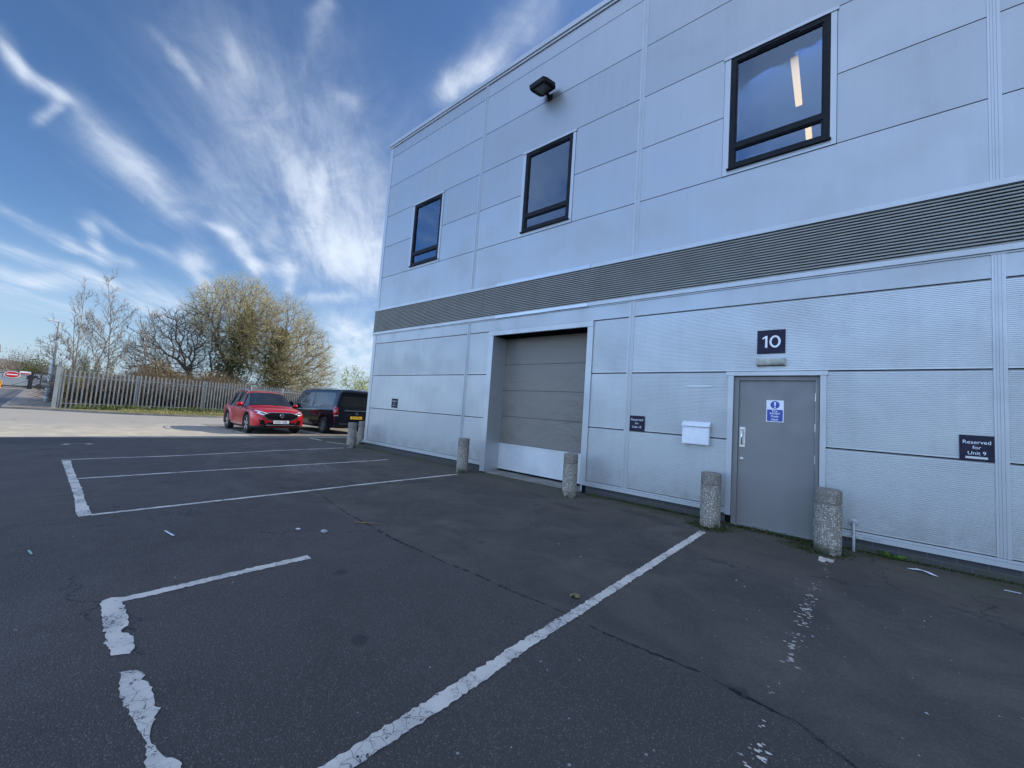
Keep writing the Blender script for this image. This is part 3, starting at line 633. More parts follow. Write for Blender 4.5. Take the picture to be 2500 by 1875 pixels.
# bmesh recalculation keeps face order, so the tint list still matches
mb, t = panels([(4.33, 5.32), (5.32, 6.32), (6.32, 7.32), (7.32, 8.32), (8.32, 9.32), (9.32, 9.66)], UH, 0, .028, False)
add_tint(B(mb, 'upper_cladding', M_panel), t)
mb, t = panels([(3.22, 3.49)], [], 0, .028, False)
add_tint(B(mb, 'band_cladding', M_panel), t)
mb, t = panels([(.235, 1.22), (1.22, 2.22), (2.22, 3.22)], LH, 0, .028, True)
add_tint(B(mb, 'ribbed_cladding', M_lower), t)
mb = MB()
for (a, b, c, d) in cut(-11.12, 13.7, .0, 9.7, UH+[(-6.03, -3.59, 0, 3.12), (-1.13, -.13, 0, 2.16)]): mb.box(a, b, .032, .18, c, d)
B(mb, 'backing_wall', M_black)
mb = MB().box(-11.18, -11.0, .183, 24, .02, 9.66); B(mb, 'end_wall', M_panel)
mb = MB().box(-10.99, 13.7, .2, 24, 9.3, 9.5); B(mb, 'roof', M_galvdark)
# trims
for (a, b) in TR[1:]:
    for z0, z1 in ((.235, 3.49), (4.33, 9.66)):
        mb = MB().box(a, b, -.006, .03, z0, z1).box(a+.022, a+.03, -.012, -.005, z0, z1).box(b-.03, b-.022, -.012, -.005, z0, z1)
        mb.box(a+.044, a+.050, -.0125, -.0055, z0, z1)
        B(mb, 'joint_cover', M_trim)
for z0, z1 in ((.235, 3.49), (4.33, 9.66)):
    B(MB().box(-11.185, -11.035, -.008, .03, z0, z1).box(-11.19, -11.184, .0, .2, z0, z1), 'corner_trim', M_trim)
B(MB().box(-11.24, 13.7, -.05, .05, 9.72, 9.83).box(-11.21, 13.7, -.025, .04, 9.66, 9.719).box(-11.24, -11.1, .051, 24, 9.72, 9.83), 'parapet_capping', M_trim)
B(MB().box(-11.21, 13.7, -.03, .03, 4.25, 4.325).box(-11.21, 13.7, -.045, -.029, 4.25, 4.262), 'upper_flashing', M_trim)
B(MB().box(-11.21, 13.7, -.035, .03, 3.51, 3.575).box(-11.21, 13.7, -.012, .03, 3.487, 3.508), 'lower_flashing', M_trim)
B(MB().box(-11.22, -6.16, -.03, .03, .15, .205).box(-11.21, -6.16, -.012, .03, .207, .232), 'base_flashing', M_trim)
B(MB().box(-3.48, -1.20, -.03, .03, .15, .205).box(-3.48, -1.20, -.012, .03, .207, .232), 'base_flashing', M_trim)
B(MB().box(-.06, 13.7, -.03, .03, .15, .205).box(-.06, 13.7, -.012, .03, .207, .232), 'base_flashing', M_trim)
B(MB().box(-6.01, -3.61, -.042, -.031, 4.264, 4.33), 'replacement_flashing', M_bright)
B(MB().box(-6.0, -3.62, -.046, -.036, 3.505, 3.565), 'replacement_flashing', M_bright)
mb = MB()
for a, b in ((-11.16, -6.16), (-3.48, -1.2), (-.06, 13.7)): mb.box(a, b, .012, .2, -.15, .16)
B(mb, 'plinth', M_plinth)
# louvre band
mb = MB(); nb = 17; z0, z1 = 3.578, 4.25; p = (z1-z0)/nb
for i in range(nb):
    z = z0+i*p
    mb.prism([(.02, z+p*.98), (-.010, z+.002), (-.022, z+.004), (-.025, z+.017), (-.010, z+.022), (.02, z+p+.004)], 'x', -11.2, 13.7)
B(mb, 'louvre_band', M_louvre)
mb = MB()
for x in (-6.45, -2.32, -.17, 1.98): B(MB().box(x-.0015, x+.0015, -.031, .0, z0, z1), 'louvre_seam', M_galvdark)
B(MB().box(-11.21, -11.19, -.02, .15, z0, z1), 'louvre_end', M_louvre)
# windows
def window(h):
    x0, x1, a, b = h; fx0, fx1, fz0, fz1 = x0+.09, x1-.075, a+.10, b-.05
    o = MB(); F = .075; zt = a+.42
    y0, y1 = -.004, .07
    o.box(fx0, fx0+F, y0, y1, fz0, fz1).box(fx1-F, fx1, y0, y1, fz0, fz1).box(fx0+F, fx1-F, y0, y1, fz1-F, fz1).box(fx0+F, fx1-F, y0, y1, fz0, fz0+F).box(fx0+F, fx1-F, y0, y1, zt, zt+.085)
    for (c, d) in ((fz0+F, zt), (zt+.085, fz1-F)):
        o.box(fx0+F, fx0+F+.02, .012, .06, c, d).box(fx1-F-.02, fx1-F, .012, .06, c, d).box(fx0+F+.02, fx1-F-.02, .012, .06, c, c+.018).box(fx0+F+.02, fx1-F-.02, .012, .06, d-.018, d)
    W = B(o, 'window', M_frame)
    for (c, d) in ((fz0+F+.01, zt-.002), (zt+.087, fz1-F-.01)):
        q = MB().box(fx0+F+.01, fx1-F-.01, .034, .040, c, d); B(q, 'pane', M_glass, W)
    q = MB(); q.box(fx0+.06, fx0+.075, .071, .32, fz0+.06, fz1-.06).box(fx1-.075, fx1-.06, .071, .32, fz0+.06, fz1-.06).box(fx0+.076, fx1-.076, .071, .32, fz1-.075, fz1-.06).box(fx0+.076, fx1-.076, .071, .32, fz0+.03, fz0+.045)
    B(q, 'inner_lining', M_white, W)
    B(MB().box(fx0+.35, fx1-.35, -.014, -.0045, fz1-.055, fz1-.025).box(fx0+.37, fx1-.37, -.02, -.0142, fz1-.05, fz1-.044), 'trickle_vent', M_darkplastic, W)
    B(MB().prism([(.03, fz0-.001), (-.05, fz0-.006), (-.052, fz0-.026), (.03, fz0-.026)], 'x', fx0-.02, fx1+.015), 'sill', M_frame, W)
    s = MB(); s.box(x0+.006, fx0-.002, -.010, .03, a, b-.05).box(fx1+.002, x1-.006, -.010, .03, a, b-.05).box(x0-.012, x1+.012, -.022, .03, b-.048, b+.003).box(x0+.006, x1-.006, -.008, .03, a+.012, fz0-.028).box(x0+.006, x1-.006, -.016, .03, a, a+.011)
    B(s, 'window_surround', M_trim, W)
    return W
for h in UH: window(h)
# room behind the windows
mb = MB(); x0, x1, y0, y1, z0r, z1r = -10.9, 3.9, .185, 8, 4.5, 7.62
mb.add([(x0, y0, z0r), (x1, y0, z0r), (x1, y1, z0r), (x0, y1, z0r), (x0, y0, z1r), (x1, y0, z1r), (x1, y1, z1r), (x0, y1, z1r)], [(0, 1, 2, 3), (4, 7, 6, 5), (0, 4, 7, 3), (1, 2, 6, 5), (3, 7, 6, 2)])
for x in (-2.0, -6.8): mb.box(x-.05, x+.05, .2, 7.9, z0r, z1r)
for x in (-9.5, -7.8, -5.9, -3.4, -1.4, .4): mb.box(x-.02, x+.02, .3, 7.9, z1r-.06, z1r-.02)
for y in (2.0, 3.6, 5.2): mb.box(x0, x1, y-.02, y+.02, z1r-.06, z1r-.021)
B(mb, 'office_interior', M_room)
# roller door
mb = MB(); X0, X1, DY = -6.02, -3.60, .45
secs = [(.07, .66), (.668, 1.28), (1.288, 1.885), (1.893, 2.49), (2.498, 3.15)]
for i, (a, b) in enumerate(secs[1:]): mb.box(X0, X1, DY, DY+.04, a, b)
RD = B(mb, 'roller_door', M_shutter)
B(MB().box(X0, X1, DY-.012, DY+.04, secs[0][0], secs[0][1]).box(X0, X1, DY-.022, DY-.013, .63, .66).box(X0, X1, DY-.02, DY-.0125, .07, .095), 'kick_panel', mat('pale_kick_panel', rough=.4, metal=.3, fn=varied((.62, .64, .65), (.52, .54, .55), 2)), RD)
mb = MB(); 
mb.prism([(X0-.14, 0.02), (X0-.001, .02), (X0-.001, 3.11), (X0-.14, 3.11)], 'y', -.022, .03).box(X0-.03, X0, .031, DY+.05, .02, 3.11)
mb.box(X1+.001, X1+.12, -.022, .03, .15, 3.11).box(X1, X1+.03, .031, DY+.05, .02, 3.11)
mb.box(X0-.14, X1+.12, -.03, .03, 3.112, 3.215)
B(mb, 'door_surround', M_trim, RD)
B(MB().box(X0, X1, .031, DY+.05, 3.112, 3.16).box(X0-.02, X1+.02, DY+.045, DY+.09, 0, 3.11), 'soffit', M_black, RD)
B(MB().box(X0, X1, .02, DY+.044, -.02, .022), 'threshold', M_kerb, RD)
# fire door
DZ = 2.09
D = B(MB().box(-1.06, -.17, .07, .115, .022, DZ), 'fire_door', M_doorgrey)
mb = MB().box(-1.125, -1.063, .035, .16, .0, DZ+.06).box(-.167, -.125, .035, .16, .0, DZ+.06).box(-1.063, -.167, .035, .16, DZ+.004, DZ+.06)
B(mb, 'door_frame', M_doorgrey, D)
mb = MB().box(-1.20, -1.127, -.022, .036, .13, 2.155).box(-.123, -.06, -.022, .036, .13, 2.155).box(-1.225, -.045, -.03, .036, 2.157, 2.215)
B(mb, 'door_surround', M_trim, D)
B(MB().box(-1.12, -.13, .02, .16, -.02, .018), 'threshold', M_bright, D)
B(MB().box(-1.045, -.972, .062, .0695, 1.12, 1.41), 'handle_plate', M_steel, D)
B(MB().tube([(-1.01, .064, 1.165), (-1.01, .025, 1.165), (-1.01, .012, 1.18), (-1.01, .012, 1.355), (-1.01, .025, 1.37), (-1.01, .064, 1.37)], .0085, 10), 'handle', M_chrome, D, 50)
B(MB().lathe([(.024, .069), (.024, .060), (.014, .058), (.014, .052)], 20, center=(-1.012, 0, .95), axis='y'), 'lock', M_steel, D, 40)
for z in (1.87, 1.46, 1.04, .23): B(MB().box(-.178, -.152, .055, .0695, z-.055, z+.055).tube([(-.168, .052, z-.055), (-.168, .052, z+.055)], .007, 8), 'hinge', M_steel, D)

# ------------------------------------------------------------------ lights, signs, boxes on the wall
EX, EZ = (1, 0, 0), (0, 0, 1)
def plate(name, x0, x1, z0, z1, m, y=-.010, th=.004, off=None, parent=None):
    return MB().box(x0, x1, y, y+th, z0, z1).build(name, m, parent, off=off)
def sign(lines, x0, x1, z0, z1, label, sizes, y=-.009, base_y=0):
    e = empty('wall_sign', ((x0+x1)/2, base_y, z0), label=label, cat='sign'); o = e.location
    MB().box(x0, x1, y-.004, y, z0, z1).build('sign_board', M_sign, e, off=o)
    for body, cz, w in lines:
        text('lettering', body, M_letter, e, ((x0+x1)/2-o.x, y-.0045-o.y, cz-o.z), EX, EZ, width=w)
    return e
s = sign([], -.842, -.508, 2.47, 2.81, 'square navy sign reading 10 above the grey fire door', None)
o = s.location; mb = MB()
mb.prism([(-.745, 2.555), (-.718, 2.555), (-.718, 2.727), (-.738, 2.727), (-.778, 2.700), (-.778, 2.678), (-.745, 2.694)], 'y', -.0152, -.0135)
mb.build('lettering', M_letter, s, off=o)
mb = MB(); n = 40; vs = []; cx_, cz_ = -.628, 2.641
for k in range(n):
    a = 2*math.pi*k/n
    for rx_, rz_ in ((.066, .087), (.040, .061)): vs += [(cx_+rx_*math.cos(a), -.0152, cz_+rz_*math.sin(a))]
mb.add(vs, [(2*k, 2*((k+1) % n), 2*((k+1) % n)+1, 2*k+1) for k in range(n)]); mb.build('lettering', M_letter, s, off=o)
s = sign([("Reserved", 1.412, .205), ("for", 1.352, .062), ("Unit 10", 1.288, .155)], -2.69, -2.432, 1.215, 1.478, 'navy parking sign reading Reserved for Unit 10', None)
s = sign([("Reserved", 1.417, .200), ("for", 1.360, .062), ("Unit 9", 1.300, .130)], 1.088, 1.337, 1.222, 1.49, 'navy parking sign reading Reserved for Unit 9 with a peeling strip below', None)
o = s.location; MB().box(1.13-o.x, 1.29-o.x, -.0155, -.0132, 1.238-o.z, 1.262-o.z).build('peeling_strip', M_bright, s)
s = sign([("Reserved", 1.472, .20), ("for", 1.412, .062), ("Unit 11", 1.345, .145)], -9.86, -9.59, 1.278, 1.54, 'small navy parking sign reading Reserved for Unit 11 near the far corner', None)
# fire sign
e = empty('door_sign', (-.62, .0695, 1.51), label='white and blue notice reading Fire escape Keep clear', cat='sign'); o = e.location
MB().box(-.722, -.518, .065, .0692, 1.51, 1.815).build('sign_board', M_letter, e, off=o)
MB().box(-.712, -.528, .0638, .0648, 1.52, 1.682).build('blue_panel', M_blue, e, off=o)
MB().lathe([(.054, .0648), (.054, .0638)], 40, center=(-.62, 0, 1.750), axis='y').build('blue_disc', M_blue, e, off=o)
MB().prism([(-.632, 1.788), (-.608, 1.788), (-.613, 1.732), (-.627, 1.732)], 'y', .0625, .0636).lathe([(.0095, .0636), (.0095, .0625)], 16, center=(-.62, 0, 1.716), axis='y').build('exclamation_mark', M_letter, e, off=o)
for body, z, w_ in (("Fire", 1.662, .062), ("escape", 1.624, .118), ("Keep", 1.586, .085), ("clear", 1.547, .088)):
    text('lettering', body, M_letter, e, (-.62-o.x, .0634-o.y, z-o.z), EX, EZ, width=w_, bold=.012)
# bulkhead light
M_oldplastic = mat('weathered_diffuser', rough=.45, fn=varied((.50, .50, .42), (.30, .30, .24), 12))
e = empty('bulkhead_light', (-.67, 0, 2.29), label='weathered cream bulkhead lamp under the number 10 sign', cat='wall lamp')
MB().box(-.165, .165, -.018, -.002, .0, .105).build('base', M_galvdark, e)
b_ = MB().prism([(-.02, .004), (-.075, .012), (-.085, .03), (-.085, .078), (-.07, .1), (-.02, .103)], 'x', -.16, .16).build('diffuser', M_oldplastic, e, 40)
MB().box(-.168, -.1605, -.088, -.02, .004, .103).build('end_cap', M_oldplastic, e); MB().box(.1605, .168, -.088, -.02, .004, .103).build('end_cap', M_oldplastic, e)
# letterbox
e = empty('letter_box', (-1.61, 0, 1.10), label='white metal post box between the bollard and fire door', cat='post box')
MB().box(-.19, .19, -.10, -.013, .0, .262).build('body', M_white, e)
MB().prism([(-.008, .268), (-.008, .345), (-.03, .345), (-.128, .285), (-.128, .268)], 'x', -.198, .198).build('lid', M_white, e)
MB().box(-.17, .17, -.104, -.1005, .012, .225).build('door_panel', M_white, e)
MB().lathe([(.009, -.1045), (.009, -.108)], 16, center=(-.02, 0, .215), axis='y').build('lock', M_steel, e)
# old bracket strip
tag(MB().box(-1.80, -1.41, -.012, -.002, 1.985, 2.0).box(-1.80, -1.41, -.018, -.002, 2.0, 2.006).build('metal_strip', M_bright), 'short bright metal strip fixed above the white post box', 'bracket')
# floodlight
e = empty('floodlight', (-4.86, 0, 8.32), label='black ribbed floodlight projecting from the upper wall', cat='floodlight')
MB().box(-.06, .06, -.02, -.002, -.03, .10).box(-.03, .03, -.16, -.02, .03, .06).build('bracket', M_darkplastic, e)
hd = empty  # head is a mesh tilted downwards
mb = MB().prism([(-.19, -.22), (.19, -.22), (.22, -.12), (.22, .16), (.17, .22), (-.17, .22), (-.22, .16), (-.22, -.12)], 'z', -.035, .045)
for i in range(9): mb.box(-.15+i*.035, -.14+i*.035, -.18, .17, .035, .07)
H = mb.build('lamp_head', M_darkplastic, e); H.location = (-.02, -.27, .11); H.rotation_euler = (R(14), 0, R(-4))
g = MB().box(-.13, .13, -.14, .14, -.039, -.036).build('lens', mat('flood_lens', (.10, .12, .12), .25, fn=varied((.09, .11, .11), (.13, .15, .15), 8)), H)
# tap pipe low on the wall
e = empty('waste_pipe', (.215, -.05, 0), label='thin galvanised pipe stub with round flange beside the right bollard', cat='pipe')
MB().tube([(0, .05, .335), (0, .0, .335), (0, -.012, .32), (0, -.012, 0.0)], .016, 12).build('pipe', M_galv, e, 50)
MB().lathe([(.045, .049), (.045, .042), (.03, .038)], 20, center=(0, 0, .335), axis='y').build('flange', M_galv, e, 40)
MB().box(-.04, .04, -.028, .02, .168, .178).build('clip', M_galv, e)
tag(MB().box(.30, .46, -.0335, -.031, .165, .19).build('foil_sticker', M_bright), 'torn silver foil strip stuck on the flashing by the pipe', 'sticker')
# ceiling lights inside
for i, (x, y0l, y1l, lb) in enumerate(((-.53, .67, 2.05, 'lit strip lamp seen through the large pane of the nearest window'), (-.42, 2.75, 4.1, 'second lit strip lamp seen low in the nearest window'))):
    e = empty('ceiling_light', (x, (y0l+y1l)/2, 7.56), label=lb, cat='ceiling light')
    L_ = (y1l-y0l)/2
    MB().box(-.05, .05, -L_, L_, -.03, .0).build('diffuser', M_tubelight, e)
    MB().box(-.055, .055, -L_-.01, L_+.01, .001, .03).build('housing', M_white, e)
def crumple(name, c, s, m, label, cat, seed=0):
    r = random.Random(seed); bm = bmesh.new(); bmesh.ops.create_icosphere(bm, subdivisions=2, radius=1)
    for v in bm.verts:
        k = r.uniform(.55, 1.15); v.co = Vector((v.co.x*s[0]*k, v.co.y*s[1]*k, (v.co.z*k+ .6)*s[2]))
    me = bpy.data.meshes.new(name); bm.to_mesh(me); bm.free(); o = link(name, me, m); o.location = c; return tag(o, label, cat)
crumple('crumpled_paper', (-4.42, .13, 5.47), (.15, .045, .15), M_white, 'crumpled white paper behind the lower pane of the middle window', 'paper', 3)
crumple('crumpled_paper', (-8.62, .13, 5.47), (.24, .045, .13), M_white, 'crumpled white paper behind the lower pane of the farthest window', 'paper', 4)
tag(MB().box(-1.12, -.92, .09, .19, 5.466, 5.56).box(-1.0, -.75, .085, .17, 5.561, 5.59).build('paper_stack', mat('pale_card', rough=.7, fn=varied((.55, .65, .6), (.7, .7, .65), 9))), 'small stack of pale papers on the sill of the nearest window', 'papers')

# ------------------------------------------------------------------ bollards
def bollard(x, y, label, s=1.0, tilt=(0, 0)):
    e = empty('concrete_bollard', (x, y, T(x)), (R(tilt[0]), R(tilt[1]), random.random()*6), label=label, cat='bollard', group='exposed aggregate bollards along the wall')
    r = .128*s; pr = [(r*1.0, -.06), (r, .05), (r, .30), (r*.995, .562), (r*.93, .568), (r*.93, .580), (r*.995, .586), (r, .60), (r*.995, .712), (r*.97, .732), (r*.90, .742), (r*.5, .748), (.01, .75)]
    rr = []
    for (a, b), (c, d) in zip(pr, pr[1:]):
        n = max(1, int(abs(d-b)/.03)); rr += [(a+(c-a)*i/n, b+(d-b)*i/n) for i in range(n)]
    rr.append(pr[-1])
    o = MB().lathe(rr, 56).build('post', M_conc, e, 50)
    rg = random.Random(int((x+20)*100))
    for v in o.data.vertices:
        q = 1+rg.gauss(0, .006); v.co.x *= q; v.co.y *= q
    return e
bollard(-.03, -.42, 'largest bollard, right of the fire door by the pipe', 1.03)
bollard(-1.30, -.42, 'bollard with green moss at its foot left of the fire door')
bollard(-3.52, -.50, 'bollard in front of the right jamb of the roller door', .98)
bollard(-6.27, -.46, 'bollard left of the roller door opening', .98)
bollard(-11.06, -.48, 'front bollard of the pair at the far building corner', .97)
bollard(-11.90, .32, 'bollard half hidden behind the far building corner', .97)
# ------------------------------------------------------------------ vehicles
def interp(tab, x):
    xs = [a for a, *_ in tab]
    if x <= xs[0]: return tab[0][1:]
    for (a, *u), (b, *v) in zip(tab, tab[1:]):
        if x <= b:
            t = (x-a)/(b-a); t = t*t*(3-2*t) if tab is not None and False else t
            return [p+(q-p)*t for p, q in zip(u, v)]
    return tab[-1][1:]
def arch(x, wheels, zc, Ra, sill):
    z = sill
    for xw in wheels:
        d = abs(x-xw)
        if d < Ra: z = max(z, zc+math.sqrt(max(Ra*Ra-d*d, 0)))
    return z
def loft(stations, rows):
    """stations: list of lists of (x,y,z) half sections, y>=0; mirrored. returns verts, faces with (station,row,side)"""
    V = []; F = []; ns, nr = len(stations), len(stations[0])
    for side in (1, -1):
        b = len(V)
        for s in stations: V += [(x, y*side, z) for x, y, z in s]
        for i in range(ns-1):
            for j in range(nr-1):
                q = (b+i*nr+j, b+(i+1)*nr+j, b+(i+1)*nr+j+1, b+i*nr+j+1)
                F.append((q if side == 1 else q[::-1], i, j))
        for i, fl in ((0, 0), (ns-1, 1)):
            for j in range(nr-1):
                pass
    # end caps as strips between the two sides
    n1 = ns*nr
    for i in (0, ns-1):
        for j in range(nr-1):
            q = (i*nr+j, i*nr+j+1, n1+i*nr+j+1, n1+i*nr+j)
            F.append((q if i == 0 else q[::-1], -1, j))
    return V, F
def mesh_from(name, V, Fs, m, parent, smooth=35, weld=True):
    used = sorted({i for f in Fs for i in f}); mp = {k: i for i, k in enumerate(used)}
    me = bpy.data.meshes.new(name); me.from_pydata([V[k] for k in used], [], [tuple(mp[i] for i in f) for f in Fs]); me.update()
    bm = bmesh.new(); bm.from_mesh(me); bmesh.ops.remove_doubles(bm, verts=bm.verts, dist=.0008); bmesh.ops.recalc_face_normals(bm, faces=bm.faces); bm.to_mesh(me); bm.free()
    o = link(name, me, m, parent); me.polygons.foreach_set('use_smooth', [True]*len(me.polygons)); me.set_sharp_from_angle(angle=R(smooth)); return o
def decal(name, bvh, outline, direc, m, parent, off=.006, th=.012, rings=4, start=3.):
    """project a closed outline (list of 3D points) on the body along direc, building a thin raised pad"""
    D_ = Vector(direc).normalized(); pts = [Vector(p) for p in outline]
    dense = []
    for a, b in zip(pts, pts[1:]+pts[:1]):
        n = max(1, int((b-a).length/.08)); dense += [a.lerp(b, i/n) for i in range(n)]
    c = sum(dense, Vector())/len(dense); V = []; n = len(dense)
    for r in range(rings):
        k = 1-r/rings
        for p in dense:
            q = c.lerp(p, k); h = bvh.ray_cast(q-D_*start, D_)
            base = h[0] if h[0] is not None else q
            V.append(base-D_*(off+(th if r else th*.35)))
    h = bvh.ray_cast(c-D_*start, D_); V.append((h[0] if h[0] is not None else c)-D_*(off+th))
    mb = MB(); F = []
    for r in range(rings-1):
        for i in range(n): F.append((r*n+i, r*n+(i+1) % n, (r+1)*n+(i+1) % n, (r+1)*n+i))
    for i in range(n): F.append(((rings-1)*n+i, (rings-1)*n+(i+1) % n, len(V)-1))
    b0 = len(V); V += [v+D_*(off+th+.01) for v in V[:n]]
    for i in range(n): F.append((b0+i, b0+(i+1) % n, (i+1) % n, i))
    mb.add(V, F); return mb.build(name, m, parent, 40)
M_alloy = mat('alloy_machined', (.5, .5, .52), .25, .9, fn=varied((.55, .55, .57), (.42, .42, .44), 8))
M_alloydark = mat('alloy_dark', (.02, .02, .022), .35, .5, fn=varied((.02, .02, .022), (.035, .035, .04), 8))
def wheel(parent, x, y, r, w, side, style, nsp=5):
    mt = MB(); prof = [(r*.70, -w/2), (r*.93, -w/2), (r*.99, -w*.36), (r, -w*.1), (r, w*.1), (r*.99, w*.36), (r*.93, w/2), (r*.70, w/2), (r*.68, w*.3), (r*.68, -w*.3)]
    mt.v = []; n = 40
    for q, h in prof:
        for k in range(n): mt.v.append((x+q*math.cos(2*math.pi*k/n), y+h, r+q*math.sin(2*math.pi*k/n)))
    for i in range(len(prof)):
        j = (i+1) % len(prof)
        for k in range(n): mt.f.append((i*n+k, i*n+(k+1) % n, j*n+(k+1) % n, j*n+k)); mt.mi.append(0)
    ty = mt.build('wheel', M_rubber, parent, 40)
    yo = y+side*(w/2-.012)
    rim = MB().lathe([(r*.70, side*(-w*.5)+0), (r*.70, 0), (r*.655, .004*side), (r*.645, -.05*side), (.001, -.055*side)], 40, axis='y', center=(x, yo, r)).build('rim', M_alloydark, ty, 40)
    mb = MB()
    for k in range(nsp):
        a = 2*math.pi*k/nsp+.3
        for da in ((-.17, .17) if style == 'split' else (0,)):
            c, s = math.cos(a+da*.2), math.sin(a+da*.2); c2, s2 = math.cos(a+da), math.sin(a+da)
            wd = .028 if style == 'split' else .05
            p = [(r*.08, wd*.6), (r*.66, wd*1.15), (r*.66, -wd*1.15), (r*.08, -wd*.6)]
            vs = []
            for rr, tt in p:
                t = rr/(r*.66); cc, ss = c+(c2-c)*t, s+(s2-s)*t; vs.append((x+cc*rr-ss*tt, yo+side*(-.012*(1-t)), r+ss*rr+cc*tt))
            vs += [(a_, b_-side*.03, c_) for a_, b_, c_ in vs]
            mb.add(vs, [(0, 1, 2, 3), (7, 6, 5, 4), (0, 4, 5, 1), (1, 5, 6, 2), (2, 6, 7, 3), (3, 7, 4, 0)])
    mb.lathe([(r*.13, -.02*side), (r*.13, .004*side), (r*.05, .008*side)], 20, axis='y', center=(x, yo, r))
    mb.build('spokes', M_alloy if style == 'split' or True else M_alloydark, ty, 30)
    return ty
def car_root(name, xc, yc, heading, label, cat, wb):
    hx, hy = math.cos(heading), math.sin(heading)
    zf, zr = T(xc+hx*wb), T(xc-hx*wb)
    e = empty(name, (xc, yc, (zf+zr)/2), (0, math.asin(-(zf-zr)/(2*wb)), heading), label=label, cat=cat)
    return e
